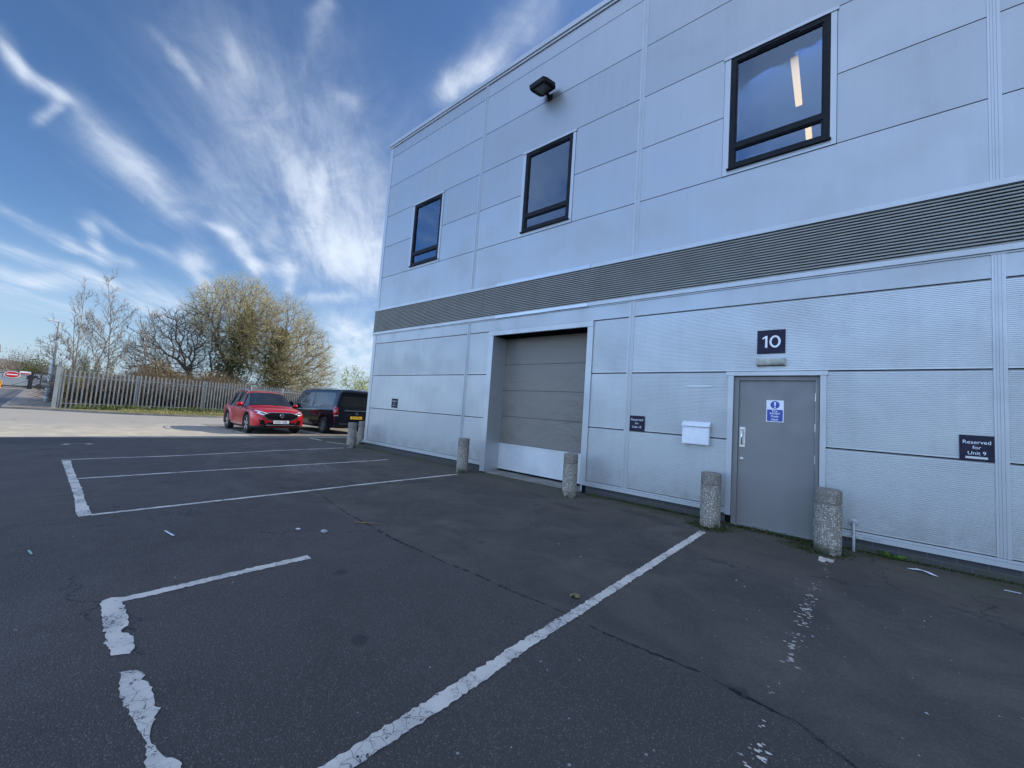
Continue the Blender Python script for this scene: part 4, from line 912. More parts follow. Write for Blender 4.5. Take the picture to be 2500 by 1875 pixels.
# --- red compact SUV
def build_suv():
    E = car_root('parked_car', -18.0, -.64, R(-1.6), 'red compact sport utility car with silver roof rails, nose towards the camera', 'car', 1.29)
    L2 = 2.16; wheels = (1.28, -1.305); rw = .35; Ra = .405
    # x: half width, shoulder z, glass-top y, top z, sill z
    S = [(-2.16, .70, .93, .50, 1.02, .42), (-2.12, .80, .98, .56, 1.12, .33), (-2.0, .865, 1.00, .58, 1.30, .27), (-1.78, .895, 1.00, .59, 1.49, .24), (-1.45, .902, .985, .60, 1.555, .22),
         (-.9, .903, .965, .61, 1.59, .21), (-.2, .903, .945, .62, 1.595, .21), (.20, .903, .935, .61, 1.565, .21), (.34, .903, .93, .60, 1.53, .21), (.70, .902, .93, .68, 1.27, .21), (1.02, .898, .935, .77, 1.035, .21), (1.12, .897, .93, .78, 1.0, .21),
         (1.45, .892, .90, .77, .965, .22), (1.75, .875, .86, .74, .93, .23), (1.95, .835, .80, .70, .885, .24), (2.08, .76, .75, .66, .82, .25), (2.145, .66, .70, .60, .76, .27), (2.16, .58, .66, .55, .70, .29)]
    xs = sorted(set([a[0] for a in S]+[w_+d for w_ in wheels for d in (-.41, -.395, -.36, -.31, -.25, -.17, -.08, 0, .08, .17, .25, .31, .36, .395, .41)]))
    xs = [x for i, x in enumerate(xs) if abs(x) <= L2 and (i == 0 or x-xs[i-1] > .006)]
    st = []
    for x in xs:
        w_, zs, yt, zt, sl = interp(S, x); zb = arch(x, wheels, rw, Ra, sl); zt = max(zt, zs+.02)
        zmid = max(.55, zb+.02); zmid = min(zmid, zs-.10)
        yl = w_*(1.0+ (.012 if zb > sl+.05 else 0))
        st.append([(x, 0, sl-.02), (x, w_*.62, sl-.02), (x, w_*.80, zb), (x, yl*.985, zb), (x, yl, min(zb+.07, zs-.11)), (x, w_*1.0, zmid+.01 if zmid+.01 > zb+.075 else min(zb+.09, zs-.105)), (x, w_*.985, zs-.10), (x, w_*.965, zs-.03), (x, w_*.93, zs), (x, yt+(w_*.93-yt)*.04, zt-.055 if zt-zs > .12 else zs+(zt-zs)*.5), (x, yt*.90, zt-.012), (x, yt*.5, zt+.012), (x, 0, zt+.02)])
    V, F = loft(st, 13); body = []; side = []; screen = []; under = []; rear = []; cladding = []
    for f, i, j in F:
        if i < 0: body.append(f); continue
        xm = (xs[i]+xs[i+1])/2
        if j <= 2: under.append(f)
        elif j == 3: cladding.append(f)
        elif j == 8 and -1.62 < xm < .92 and interp(S, xm)[3]-interp(S, xm)[1] > .16: side.append(f)
        elif j in (9, 10, 11) and .34 < xm < 1.02: screen.append(f)
        elif j in (9, 10, 11) and -2.10 < xm < -1.80: rear.append(f)
        else: body.append(f)
    bo = mesh_from('body', V, body, M_red, E); mesh_from('side_window', V, side, M_carglass, E); mesh_from('windscreen', V, screen, M_carglass, E); mesh_from('rear_window', V, rear, M_carglass, E)
    mesh_from('underbody', V, under, M_darkplastic, E); mesh_from('wheel_arch_cladding', V, cladding, M_darkplastic, E)
    bvh = BVHTree.FromPolygons([Vector(v) for v in V], [f for f, _, _ in F])
    # pillars
    for s in (1, -1):
        for xa, xb in ((-.36, -.42), (-1.20, -1.12), (.47, .12)):
            w0 = interp(S, xa); w1 = interp(S, xb)
            zb_, zt_ = w0[1]+.0, w1[3]-.05
            mb = MB(); mb.tube([(xa, s*(w0[0]*.93+.004), zb_), (xb, s*(w1[2]+.035), zt_)], [.02, .014], 6); mb.build('pillar', M_darkplastic if xa < .4 else M_red, E, 60)
        mb = MB().tube([(-1.72, s*.60, 1.53), (-1.5, s*.625, 1.615), (-.9, s*.64, 1.655), (-.2, s*.64, 1.655), (.12, s*.625, 1.62), (.30, s*.60, 1.545)], .02, 8); mb.build('roof_rail', M_alloy, E, 60)
        # mirror
        mr = MB().lathe([(.02, -.10), (.07, -.07), (.085, 0), (.08, .07), (.05, .10)], 14, axis='y', center=(.58, s*.99, 1.05)); mo = mr.build('mirror', M_red, E, 60)
        MB().tube([(.56, s*.86, .99), (.57, s*.95, 1.0)], .025, 8).build('mirror_stalk', M_darkplastic, mo, 60)
        for xw in wheels: wheel(E, xw, s*.79, rw, .215, s, 'split')
        # headlamp
        hl = [(2.0, s*.42, .715), (2.0, s*.44, .755), (2.0, s*.62, .84), (2.0, s*.82, .895), (2.0, s*.86, .87), (2.0, s*.80, .755), (2.0, s*.60, .70)]
        h = decal('headlight', bvh, hl, (-1, 0, 0), M_lamp, E, .002, .010)
        decal('dark_lens', bvh, [(2.0, s*.50, .735), (2.0, s*.52, .765), (2.0, s*.68, .82), (2.0, s*.70, .76)], (-1, 0, 0), M_carglass, h, .012, .006)
        decal('air_intake', bvh, [(2.0, s*.50, .35), (2.0, s*.56, .53), (2.0, s*.73, .53), (2.0, s*.68, .42), (2.0, s*.70, .34)], (-1, 0, 0), M_black, E, .001, .004)
        decal('tail_light', bvh, [(-2.0, s*.45, .92), (-2.0, s*.45, 1.03), (-2.0, s*.80, 1.06), (-2.0, s*.82, .93)], (1, 0, 0), M_tail, E, .002, .012)
        decal('door_handle', bvh, [(-.62, s, .875), (-.62, s, .90), (-.44, s, .90), (-.44, s, .875)], (0, -s, 0), M_red, E, .002, .03)
        decal('door_handle', bvh, [(.22, s, .865), (.22, s, .89), (.40, s, .89), (.40, s, .865)], (0, -s, 0), M_red, E, .002, .03)
        decal('sill_trim', bvh, [(-.85, s, .30), (-.85, s, .33), (.82, s, .33), (.82, s, .30)], (0, -s, 0), M_alloy, E, .002, .012)
        for xa in (-.40, .66, -1.0):
            decal('door_gap', bvh, [(xa-.004, s, .40), (xa-.004, s, .93), (xa+.004, s, .93), (xa+.004, s, .40)], (0, -s, 0), M_black, E, .001, .0015, rings=2)
    GZC = .675
    gr = [(2.1, 0, .755), (2.1, .34, .755), (2.1, .50, .70), (2.1, .56, .655), (2.1, .50, .60), (2.1, .34, .525), (2.1, 0, .515), (2.1, -.34, .525), (2.1, -.50, .60), (2.1, -.56, .655), (2.1, -.50, .70), (2.1, -.34, .755)]
    gr = [(x, y*1.05, .672+(z-.645)*1.18) for x, y, z in gr]
    big = [(x, y*1.04, .672+(z-.672)*1.12) for x, y, z in gr]
    decal('grille_surround', bvh, big, (-1, 0, 0), M_alloy, E, .002, .006)
    decal('grille', bvh, gr, (-1, 0, 0), M_black, E, .012, .006)
    decal('lower_grille', bvh, [(2.1, -.60, .29), (2.1, -.44, .44), (2.1, .44, .44), (2.1, .60, .29)], (-1, 0, 0), M_black, E, .002, .006)
    decal('skid_strip', bvh, [(2.1, -.50, .325), (2.1, -.47, .355), (2.1, .47, .355), (2.1, .50, .325)], (-1, 0, 0), M_alloy, E, .015, .010)
    fx = 2.185
    b = MB().lathe([(.075, 0), (.075, .012), (.062, .018)], 8, axis='x', center=(fx, 0, .69)).build('badge', M_chrome, E)
    text('badge_letters', 'MG', M_ink, b, (fx+.0195, 0, .69), (0, 1, 0), (0, 0, 1), width=.08, bold=.02)
    p = MB().box(fx-.01, fx+.006, -.26, .26, .40, .511).build('number_plate', M_whiteplate, E)
    text('plate_text', 'CV21 UZL', M_ink, p, (fx+.007, 0, .4555), (0, 1, 0), (0, 0, 1), width=.44, height=.072, bold=.02)
    decal('bonnet_line', bvh, [(2.1, -.55, .775), (2.1, -.55, .781), (2.1, .55, .781), (2.1, .55, .775)], (-1, 0, 0), M_black, E, .001, .0015, rings=2)
    MB().tube([(1.02, .2, 1.055), (.93, -.35, 1.115)], .008, 5).build('wiper', M_darkplastic, E)
    MB().tube([(1.02, -.35, 1.055), (.95, -.72, 1.08)], .008, 5).build('wiper', M_darkplastic, E)
    return E
build_suv()
# --- black people carrier, seen from behind
def build_mpv():
    E = car_root('parked_van', -18.25, 2.13, R(180.5), 'black people carrier with tinted windows parked beside the red car, tail towards the camera', 'van', 1.6)
    wheels = (1.60, -1.60); rw = .345; Ra = .405
    S = [(-2.57, .84, 1.07, .68, 1.74, .40), (-2.55, .90, 1.08, .72, 1.81, .34), (-2.47, .945, 1.08, .74, 1.87, .30), (-2.30, .96, 1.08, .75, 1.895, .27), (-1.5, .965, 1.075, .76, 1.905, .25), (0, .965, 1.06, .76, 1.905, .25), (.75, .965, 1.05, .755, 1.885, .25),
         (.95, .965, 1.05, .75, 1.86, .25), (1.4, .963, 1.05, .77, 1.52, .25), (1.82, .955, 1.05, .80, 1.18, .25), (2.0, .945, 1.03, .80, 1.11, .26), (2.3, .90, .96, .74, 1.02, .27), (2.48, .80, .88, .66, .94, .29), (2.57, .66, .80, .58, .84, .32)]
    xs = sorted(set([a[0] for a in S]+[w_+d for w_ in wheels for d in (-.415, -.40, -.36, -.31, -.25, -.17, -.08, 0, .08, .17, .25, .31, .36, .40, .415)]))
    xs = [x for i, x in enumerate(xs) if (i == 0 or x-xs[i-1] > .006)]
    st = []
    for x in xs:
        w_, zs, yt, zt, sl = interp(S, x); zb = arch(x, wheels, rw, Ra, sl); zt = max(zt, zs+.02); yl = w_*(1.008 if zb > sl+.05 else 1.0)
        st.append([(x, 0, sl-.02), (x, w_*.62, sl-.02), (x, w_*.82, zb), (x, yl*.99, zb), (x, yl, min(zb+.06, .8)), (x, w_*1.0, max(.62, min(zb+.1, .86))), (x, w_*.995, zs-.12), (x, w_*.985, zs-.03), (x, w_*.965, zs), (x, yt+(w_*.965-yt)*.16, zt-.12 if zt-zs > .2 else zs+(zt-zs)*.5), (x, yt*.93, zt-.025), (x, yt*.5, zt+.01), (x, 0, zt+.02)])
    V, F = loft(st, 13); body = []; under = []; screen = []
    for f, i, j in F:
        if i < 0: body.append(f); continue
        xm = (xs[i]+xs[i+1])/2
        if j <= 2: under.append(f)
        elif j in (9, 10, 11) and .95 < xm < 1.80: screen.append(f)
        else: body.append(f)
    mesh_from('body', V, body, M_blk, E); mesh_from('underbody', V, under, M_darkplastic, E); mesh_from('windscreen', V, screen, M_carglass, E)
    bvh = BVHTree.FromPolygons([Vector(v) for v in V], [f for f, _, _ in F])
    for s in (1, -1):
        for o_ in ([(.93, s, 1.12), (.88, s, 1.72), (1.05, s, 1.62), (1.62, s, 1.13)], [(-.42, s, 1.12), (-.40, s, 1.74), (.80, s, 1.73), (.85, s, 1.12)], [(-.50, s, 1.12), (-.48, s, 1.74), (-2.20, s, 1.73), (-2.32, s, 1.60), (-2.30, s, 1.14)]):
            decal('side_window', bvh, o_, (0, -s, 0), M_carglass, E, .001, .004)
        for xa in (.88, -.46): decal('door_gap', bvh, [(xa-.005, s, .36), (xa-.005, s, 1.08), (xa+.005, s, 1.08), (xa+.005, s, .36)], (0, -s, 0), M_black, E, .001, .0015, rings=2)
        decal('door_handle', bvh, [(.70, s, 1.0), (.70, s, 1.03), (.50, s, 1.03), (.50, s, 1.0)], (0, -s, 0), M_darkplastic, E, .002, .03)
        decal('door_handle', bvh, [(1.18, s, 1.0), (1.18, s, 1.03), (.98, s, 1.03), (.98, s, 1.0)], (0, -s, 0), M_darkplastic, E, .002, .03)
        # tail lamp wraps the corner
        tl = decal('tail_light', bvh, [(-2.6, s*.80, .80), (-2.6, s*.82, 1.12), (-2.6, s*.885, 1.20), (-2.6, s*.925, 1.12), (-2.6, s*.93, .80)], (1, 0, 0), M_tail, E, .003, .012)
        decal('tail_light', bvh, [(-2.42, s, .80), (-2.40, s, 1.12), (-2.49, s, 1.19), (-2.535, s, 1.1), (-2.53, s, .80)], (0, -s, 0), M_tail, E, .003, .010)
        decal('reversing_lamp', bvh, [(-2.6, s*.80, .765), (-2.6, s*.80, .797), (-2.6, s*.93, .797), (-2.6, s*.93, .765)], (1, 0, 0), M_lamp, E, .004, .012)
        MB().tube([(-2.1, s*.70, 1.93), (.6, s*.70, 1.935)], .018, 8).tube([(-1.9, s*.70, 1.88), (-1.9, s*.70, 1.935)], .014, 6).tube([(-.7, s*.70, 1.88), (-.7, s*.70, 1.935)], .014, 6).tube([(.5, s*.70, 1.88), (.5, s*.70, 1.935)], .014, 6).build('roof_rail', M_alloy, E, 50)
        mr = MB().lathe([(.03, -.11), (.09, -.08), (.12, 0), (.11, .07), (.06, .11)], 14, axis='y', center=(1.42, s*1.08, 1.17)).build('mirror', M_darkplastic, E, 60)
        for xw in wheels: wheel(E, xw, s*.855, rw, .225, s, 'split', 7)
        MB().tube([(-1.15, s*.93, .30), (1.15, s*.93, .30)], .022, 8).build('side_step', M_alloy, E, 50)
    decal('rear_window', bvh, [(-2.6, -.70, 1.16), (-2.6, -.66, 1.70), (-2.6, .66, 1.70), (-2.6, .70, 1.16)], (1, 0, 0), M_carglass, E, .002, .006, rings=5)
    decal('spoiler', bvh, [(-2.6, -.66, 1.74), (-2.6, -.62, 1.80), (-2.6, .62, 1.80), (-2.6, .66, 1.74)], (1, 0, 0), M_blk, E, .02, .06)
    decal('chrome_strip', bvh, [(-2.6, -.55, .985), (-2.6, -.50, 1.03), (-2.6, .50, 1.03), (-2.6, .55, .985)], (1, 0, 0), M_chrome, E, .006, .022)
    decal('bumper_strip', bvh, [(-2.6, -.72, .435), (-2.6, -.70, .458), (-2.6, .70, .458), (-2.6, .72, .435)], (1, 0, 0), M_chrome, E, .006, .014)
    decal('tailgate_gap', bvh, [(-2.6, -.76, .60), (-2.6, -.76, .606), (-2.6, .76, .606), (-2.6, .76, .60)], (1, 0, 0), M_black, E, .001, .0015, rings=2)
    rx = -2.595
    b = MB(); n = 40
    for k in range(n):
        a, c = 2*math.pi*k/n, 2*math.pi*(k+1)/n
        b.tube([(rx-.012, .055*math.cos(a), .89+.055*math.sin(a)), (rx-.012, .055*math.cos(c), .89+.055*math.sin(c))], .0055, 5)
    for k in range(3):
        a = math.pi/2+2*math.pi*k/3; ux, uz = math.cos(a), math.sin(a)
        b.add([(rx-.008, ux*.052, .89+uz*.052), (rx-.014, -uz*.010, .89+ux*.010), (rx-.014, uz*.010, .89-ux*.010)], [(0, 1, 2)])
    b.build('badge', M_chrome, E)
    p = MB().box(rx-.014, rx+.03, -.26, .26, .655, .766).build('number_plate', M_yellowplate, E)
    text('plate_text', 'YK19 VXU', M_ink, p, (rx-.015, 0, .7105), (0, -1, 0), (0, 0, 1), width=.44, height=.07, bold=.02)
    return E
build_mpv()
# ------------------------------------------------------------------ palisade fence
def pale_geo(mb, x, y, z, h, ax, ay, w=.062):
    """W section pale with split pointed head; (ax,ay) unit along fence"""
    nx, ny = -ay, ax
    prof = [(-w/2, .012), (-w*.30, -.006), (-w*.12, .010), (w*.12, .010), (w*.30, -.006), (w/2, .012)]
    def P(u, v, zz): return (x+ax*u+nx*v, y+ay*u+ny*v, zz)
    lo = [P(u, v, z) for u, v in prof]; hi = [P(u, v, z+h-.10) for u, v in prof]
    tp = [P(-w*.42, 0, z+h-.01), P(-w*.30, -.004, z+h), P(-w*.1, .008, z+h-.06), P(w*.1, .008, z+h-.06), P(w*.30, -.004, z+h), P(w*.42, 0, z+h-.01)]
    vs = lo+hi+tp; F = []
    for r in (0, 6):
        for i in range(5): F.append((r+i, r+i+1, r+6+i+1, r+6+i))
    mb.add(vs, F)
def fence(pts, label, h=2.12, post=2.75, names='palisade_fence', zf=None, group=None):
    e = empty(names, (pts[0][0], pts[0][1], T(pts[0][0])-.02), label=label, cat='fence', group=group); o = e.location
    for (a, b), (c, d) in zip(pts, pts[1:]):
        L = math.hypot(c-a, d-b); ax, ay = (c-a)/L, (d-b)/L; nx, ny = -ay, ax
        nb = max(1, round(L/post))
        for k in range(nb):
            t0 = k*L/nb; px, py = a+ax*t0, b+ay*t0; z0 = T(px)-.02
            pb = MB(); pb.box(-.05, .05, -.03, .03, 0, h+.06)
            P = pb.build('post', M_galv, e); P.location = (px-nx*.08*-1-o.x, py-ny*.08*-1-o.y, z0-o.z-.1); P.rotation_euler = (0, 0, math.atan2(ay, ax)+math.pi/2)
            mb = MB(); n = 17
            for i in range(n):
                t = t0+(i+.5)*L/nb/n; x, y = a+ax*t, b+ay*t; pale_geo(mb, x-o.x, y-o.y, T(x)-.02-o.z+random.uniform(0, .03), h+random.uniform(-.012, .012), ax, ay)
            mb.build('pale_panel', M_galv, e)
            for hz in (.35, h-.32):
                x1, y1 = a+ax*(t0+L/nb), b+ay*(t0+L/nb)
                q = MB(); q.box(0, L/nb, .015, .055, -.02, .02).box(0, L/nb, .05, .056, -.028, .028)
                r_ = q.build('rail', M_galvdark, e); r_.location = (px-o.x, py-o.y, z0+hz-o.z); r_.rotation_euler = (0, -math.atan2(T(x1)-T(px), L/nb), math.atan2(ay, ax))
    return e
F1 = [(-31.0, -5.85), (-31.35, -2.9), (-31.2, .2), (-31.1, 2.8), (-32.2, 5.2), (-33.6, 8.0), (-35.0, 11.0), (-36.5, 14.0)]
fence(F1, 'galvanised steel palisade fence running behind the parked vehicles')
fence([(-31.15, -5.88), (-45, -5.86), (-60, -5.84), (-74.6, -5.82)], 'galvanised palisade fence receding along the footpath to the gate', group=None)
MB().box(-.075, .075, -.075, .075, 0, 2.2)
e = empty('fence_post', (-31.0, -6.0, T(-31)), label='thick galvanised corner post where the two fence runs meet', cat='post')
MB().box(-.075, .075, -.075, .075, -.05, 2.22).build('post', M_galv, e); MB().box(-.08, .08, -.08, .08, 2.221, 2.24).build('cap', M_galvdark, e)

# ------------------------------------------------------------------ gate and turnstile at the end of the path
M_gblack = mat('gate_black', (.012, .012, .016), .45, fn=varied((.012, .012, .016), (.022, .022, .026), 6))
gx_ = -75.2
e = empty('vehicle_gate', (gx_, -10.9, 0), label='closed palisade vehicle gate with black frame and no entry sign', cat='gate')
mb = MB(); mb.box(-.05, .05, -.2, 3.45, 1.78, 1.90).box(-.05, .05, -.2, 3.45, .28, .40).box(-.05, .05, -.2, 3.45, .10, .15); mb.build('gate_rail', M_gblack, e)
mb = MB()
for i in range(19):
    pale_geo(mb, .06, .0+i*.175, .12, 2.12, 0, 1)
mb.build('pale_panel', mat('gate_pales', rough=.5, metal=.3, fn=varied((.36, .38, .37), (.26, .28, .28), 2)), e)
MB().tube([(.02, .1, 1.5), (.02, 1.0, 1.80)], .03, 6).tube([(.02, 2.0, .36), (.02, 3.4, 1.1)], .03, 6).build('brace', M_gblack, e)
MB().box(-.12, .12, 3.32, 3.58, 0, 2.2).build('gate_post', M_gblack, e)
s = empty('gate_sign', (gx_+.12, -8.80, 1.66), label='red and white no entry sign on the vehicle gate', cat='sign')
MB().lathe([(.62, 0), (.62, .01)], 40, axis='x', center=(0, 0, .05)).build('sign_board', M_letter, s)
M_signred = mat('sign_red', (.55, .02, .03), .4, fn=varied((.55, .02, .03), (.48, .02, .03), 6))
MB().lathe([(.55, .012), (.55, .02)], 40, axis='x', center=(0, 0, .05)).build('red_disc', M_signred, s)
MB().box(.022, .03, -.42, .42, -.03, .15).build('white_bar', M_letter, s)
for o_ in s.children: o_.scale = (1, 1, .62)
s = empty('gate_sign', (gx_+.16, -7.85, 1.85), label='small red and white notice on the gate post', cat='sign')
MB().box(0, .012, -.42, .42, -.03, .32).build('sign_board', M_letter, s); MB().box(.013, .02, -.38, .38, .0, .14).build('red_panel', M_signred, s)
e = empty('pedestrian_turnstile', (gx_-.4, -6.65, 0), label='black full height pedestrian turnstile beside the gate', cat='turnstile')
MB().box(-.5, .5, -.75, -.55, 0, 2.1).box(-.05, .05, .68, .78, 0, 2.05).build('side_frame', M_gblack, e)
MB().box(-.5, .5, -.75, .78, 2.05, 2.2).build('header', M_gblack, e)
mb = MB().tube([(0, .05, 0), (0, .05, 2.05)], .06, 8)
for i in range(10): mb.tube([(0, -.5, .15+i*.19), (0, .7, .15+i*.19)], .025, 6)
mb.build('rotor_bars', M_gblack, e)
MB().box(.06, .12, -.50, -.30, 1.15, 1.45).build('card_reader', M_whiteplate, e)
# grit bin and vehicles in the yard behind the gate
M_yel = mat('yellow_plastic', (.75, .35, .02), .5, fn=varied((.75, .35, .02), (.62, .28, .02), 4))
e = empty('grit_bin', (-73.6, -9.95, 0), label='orange yellow grit bin at the left edge in front of the gate', cat='grit bin')
MB().prism([(-.5, 0), (.5, 0), (.55, .7), (-.55, .7)], 'x', -.4, .4).build('body', M_yel, e); MB().prism([(-.58, .701), (.58, .701), (.5, .9), (-.5, .9)], 'x', -.45, .45).build('lid', M_yel, e)
def far_van(x, y, c1, label, hi=False):
    e = empty('parked_van', (x, y, 0), label=label, cat='van')
    m_ = mat('van_paint', c1, .3, coat=.6, fn=varied(c1, tuple(q*.85 for q in c1), 2))
    MB().prism([(-2.6, .35), (2.5, .35), (2.6, .8), (2.3, 1.15), (1.55, 1.3), (1.0, 2.0 if not hi else 2.3), (-2.6, 2.05 if not hi else 2.4)], 'x', -.95, .95).build('body', m_, e)
    q = MB().prism([(2.25, 1.19), (1.6, 1.33), (1.12, 1.95), (1.2, 1.97), (1.72, 1.36), (2.32, 1.2)], 'x', -.85, .85).build('windscreen', M_carglass, e)
    for s_ in (-1, 1):
        MB().box(s_*.955, s_*.965, .6, 1.5, 1.25, 1.75).build('side_window', M_carglass, e)
        for yy in (-1.7, 1.7): MB().lathe([(.33, -.1), (.33, .1)], 20, axis='x', center=(s_*.86, yy, .33)).build('wheel', M_rubber, e, 40)
    return e
far_van(-84, -8.4, (.30, .34, .38), 'grey van parked in the yard beyond the gate')
far_van(-90, -6.2, (.35, .40, .48), 'pale blue grey van beyond the turnstile')
far_van(-84.5, -11.6, (.70, .62, .05), 'yellow green marked van at the left edge beyond the gate', True)

# ------------------------------------------------------------------ street lamps
M_lampcol = mat('lamp_column_grey', rough=.5, metal=.2, fn=varied((.50, .52, .52), (.38, .40, .40), 2))
def lamp(x, y, z0, h, r, label):
    e = empty('street_lamp', (x, y, z0), label=label, cat='street lamp', group='tall lamp columns by the footpath')
    MB().lathe([(r*1.7, 0), (r*1.7, .9), (r*1.15, .95), (r, 1.0), (r*.62, h)], 12).build('column', M_lampcol, e, 40)
    MB().tube([(0, 0, h-.02), (-.0, -.05, h+.03), (-.0, -.12, h+.05)], r*.5, 8).build('bracket', M_galv, e, 50)
    MB().prism([(-.08, h+.02), (-.44, h+.06), (-.46, h+.10), (-.36, h+.16), (-.08, h+.13)], 'x', -.13, .13).build('lantern', M_galvdark if False else M_white, e, 40)
    return e
lamp(-39.5, -6.15, -.1, 5.3, .10, 'nearer and taller looking lamp column beside the footpath fence')
lamp(-62, -6.1, -.03, 5.0, .08, 'farther lamp column partly behind the nearer one')

# ------------------------------------------------------------------ vegetation
def tree_points(blobs, n, seed, shell=.55):
    r = np.random.default_rng(seed); out = []
    tot = sum(b[6] for b in blobs)
    for cx, cy, cz, rx, ry, rz, wt in blobs:
        k = int(n*wt/tot); d = r.normal(size=(k, 3)); d /= np.linalg.norm(d, axis=1)[:, None]
        rad = r.uniform(shell**3, 1, k)**(1/3)*(1+.12*np.sin(d[:, 0:1]*7+d[:, 2:3]*5)[:, 0])
        out.append(np.array([cx, cy, cz])+d*rad[:, None]*np.array([rx, ry, rz]))
    return np.concatenate(out)
def grow(base, trunk, targets, bf=.35, seg=.28, seed=0, droop=0.):
    """minimal-spanning style skeleton; returns nodes, parents"""
    r = np.random.default_rng(seed)
    cap = len(targets)*14+400; nodes = np.zeros((cap, 3)); par = np.full(cap, -1); pl = np.zeros(cap); cnt = 0
    for chain in trunk:
        prev = -1
        if chain[0] != 'root':
            pass
        for p in chain:
            p = np.array(p, float)
            if cnt and prev < 0:
                d = np.linalg.norm(nodes[:cnt]-p, axis=1); prev = int(d.argmin())
                if d[prev] < 1e-3: continue
            nodes[cnt] = p; par[cnt] = prev; pl[cnt] = 0 if prev < 0 else pl[prev]+np.linalg.norm(p-nodes[prev]); prev = cnt; cnt += 1
    d0 = np.linalg.norm(targets-np.array(trunk[0][-1]), axis=1); order = np.argsort(d0+r.normal(0, .5, len(targets)))
    for ti in order:
        t = targets[ti]; v = t-nodes[:cnt]; d = np.linalg.norm(v, axis=1); j = int((d+bf*pl[:cnt]).argmin()); L = d[j]
        if L < .12: continue
        n = min(12, max(1, int(L/seg))); a = nodes[j]; prev = j
        dirp = (nodes[j]-nodes[par[j]]) if par[j] >= 0 else np.array([0, 0, 1.]); dirp = dirp/(np.linalg.norm(dirp)+1e-9)
        c1 = a+dirp*L*.35+r.normal(0, L*.05, 3)
        for k in range(1, n+1):
            s = k/n; p = (1-s)**2*a+2*s*(1-s)*c1+s*s*t+r.normal(0, .02, 3)*(k < n)
            if cnt >= cap: break
            nodes[cnt] = p; par[cnt] = prev; pl[cnt] = pl[prev]+np.linalg.norm(p-nodes[prev]); prev = cnt; cnt += 1
    return nodes[:cnt], par[:cnt]
def skeleton_segments(nodes, par, rtip=.008, expo=2.3, rmax=.4):
    n = len(nodes); a = np.zeros(n); kids = np.bincount(par[par >= 0], minlength=n)
    a[kids == 0] = rtip**expo
    for i in range(n-1, -1, -1):
        if a[i] == 0: a[i] = rtip**expo
        if par[i] >= 0: a[par[i]] += a[i]
    rad = np.minimum(a**(1/expo), rmax); m_ = par >= 0
    idx = np.where(m_)[0]; p = par[idx]
    return np.concatenate([nodes[p], nodes[idx], np.minimum(rad[p], rad[idx]*1.35)[:, None], rad[idx][:, None]], axis=1), np.where(kids == 0)[0], rad
def twigs(nodes, par, sel, per, length, seed, center, upward=.25, r0=.007, sub=2):
    """fine twigs springing from selected nodes"""
    r = np.random.default_rng(seed); out = []; tips = []
    base = np.repeat(nodes[sel], per, axis=0); pd = nodes[sel]-nodes[np.maximum(par[sel], 0)]; pd = pd/(np.linalg.norm(pd, axis=1)[:, None]+1e-6); pd = np.repeat(pd, per, axis=0)
    c = base-np.array(center); c /= np.linalg.norm(c, axis=1)[:, None]
    d = pd*.55+c*.45+r.normal(0, .55, base.shape)+np.array([0, 0, upward]); d /= np.linalg.norm(d, axis=1)[:, None]
    p = base; L = length*r.uniform(.5, 1.3, len(base))
    for k in range(sub):
        q = p+d*(L/sub)[:, None]; out.append(np.concatenate([p, q, np.full((len(p), 1), r0*(1-k/sub*.5)), np.full((len(p), 1), r0*(1-(k+1)/sub*.6))], axis=1))
        d = d+r.normal(0, .22, d.shape)+np.array([0, 0, upward*.3]); d /= np.linalg.norm(d, axis=1)[:, None]; p = q; tips.append(q)
        side = r.random(len(p)) < .8
        ds = d[side]+r.normal(0, .6, d[side].shape); ds /= np.linalg.norm(ds, axis=1)[:, None]; qs = p[side]+ds*(L[side]*.5)[:, None]
        out.append(np.concatenate([p[side], qs, np.full((side.sum(), 1), r0*.6), np.full((side.sum(), 1), r0*.35)], axis=1)); tips.append(qs)
    return np.concatenate(out), np.concatenate(tips)
def leaf_quads(C, size, seed, jitter=.05, flatk=None):
    r = np.random.default_rng(seed); n = len(C); C = C+r.normal(0, jitter, C.shape)
    u = r.normal(size=(n, 3)); u /= np.linalg.norm(u, axis=1)[:, None]; v = r.normal(size=(n, 3)); v -= u*(u*v).sum(1)[:, None]; v /= np.linalg.norm(v, axis=1)[:, None]
    s = size*r.uniform(.5, 1.3, n)[:, None]; u *= s; v *= s*.62
    return np.stack([C-u, C-v*.9+u*.1, C+u, C+v*.9+u*.1], axis=1)
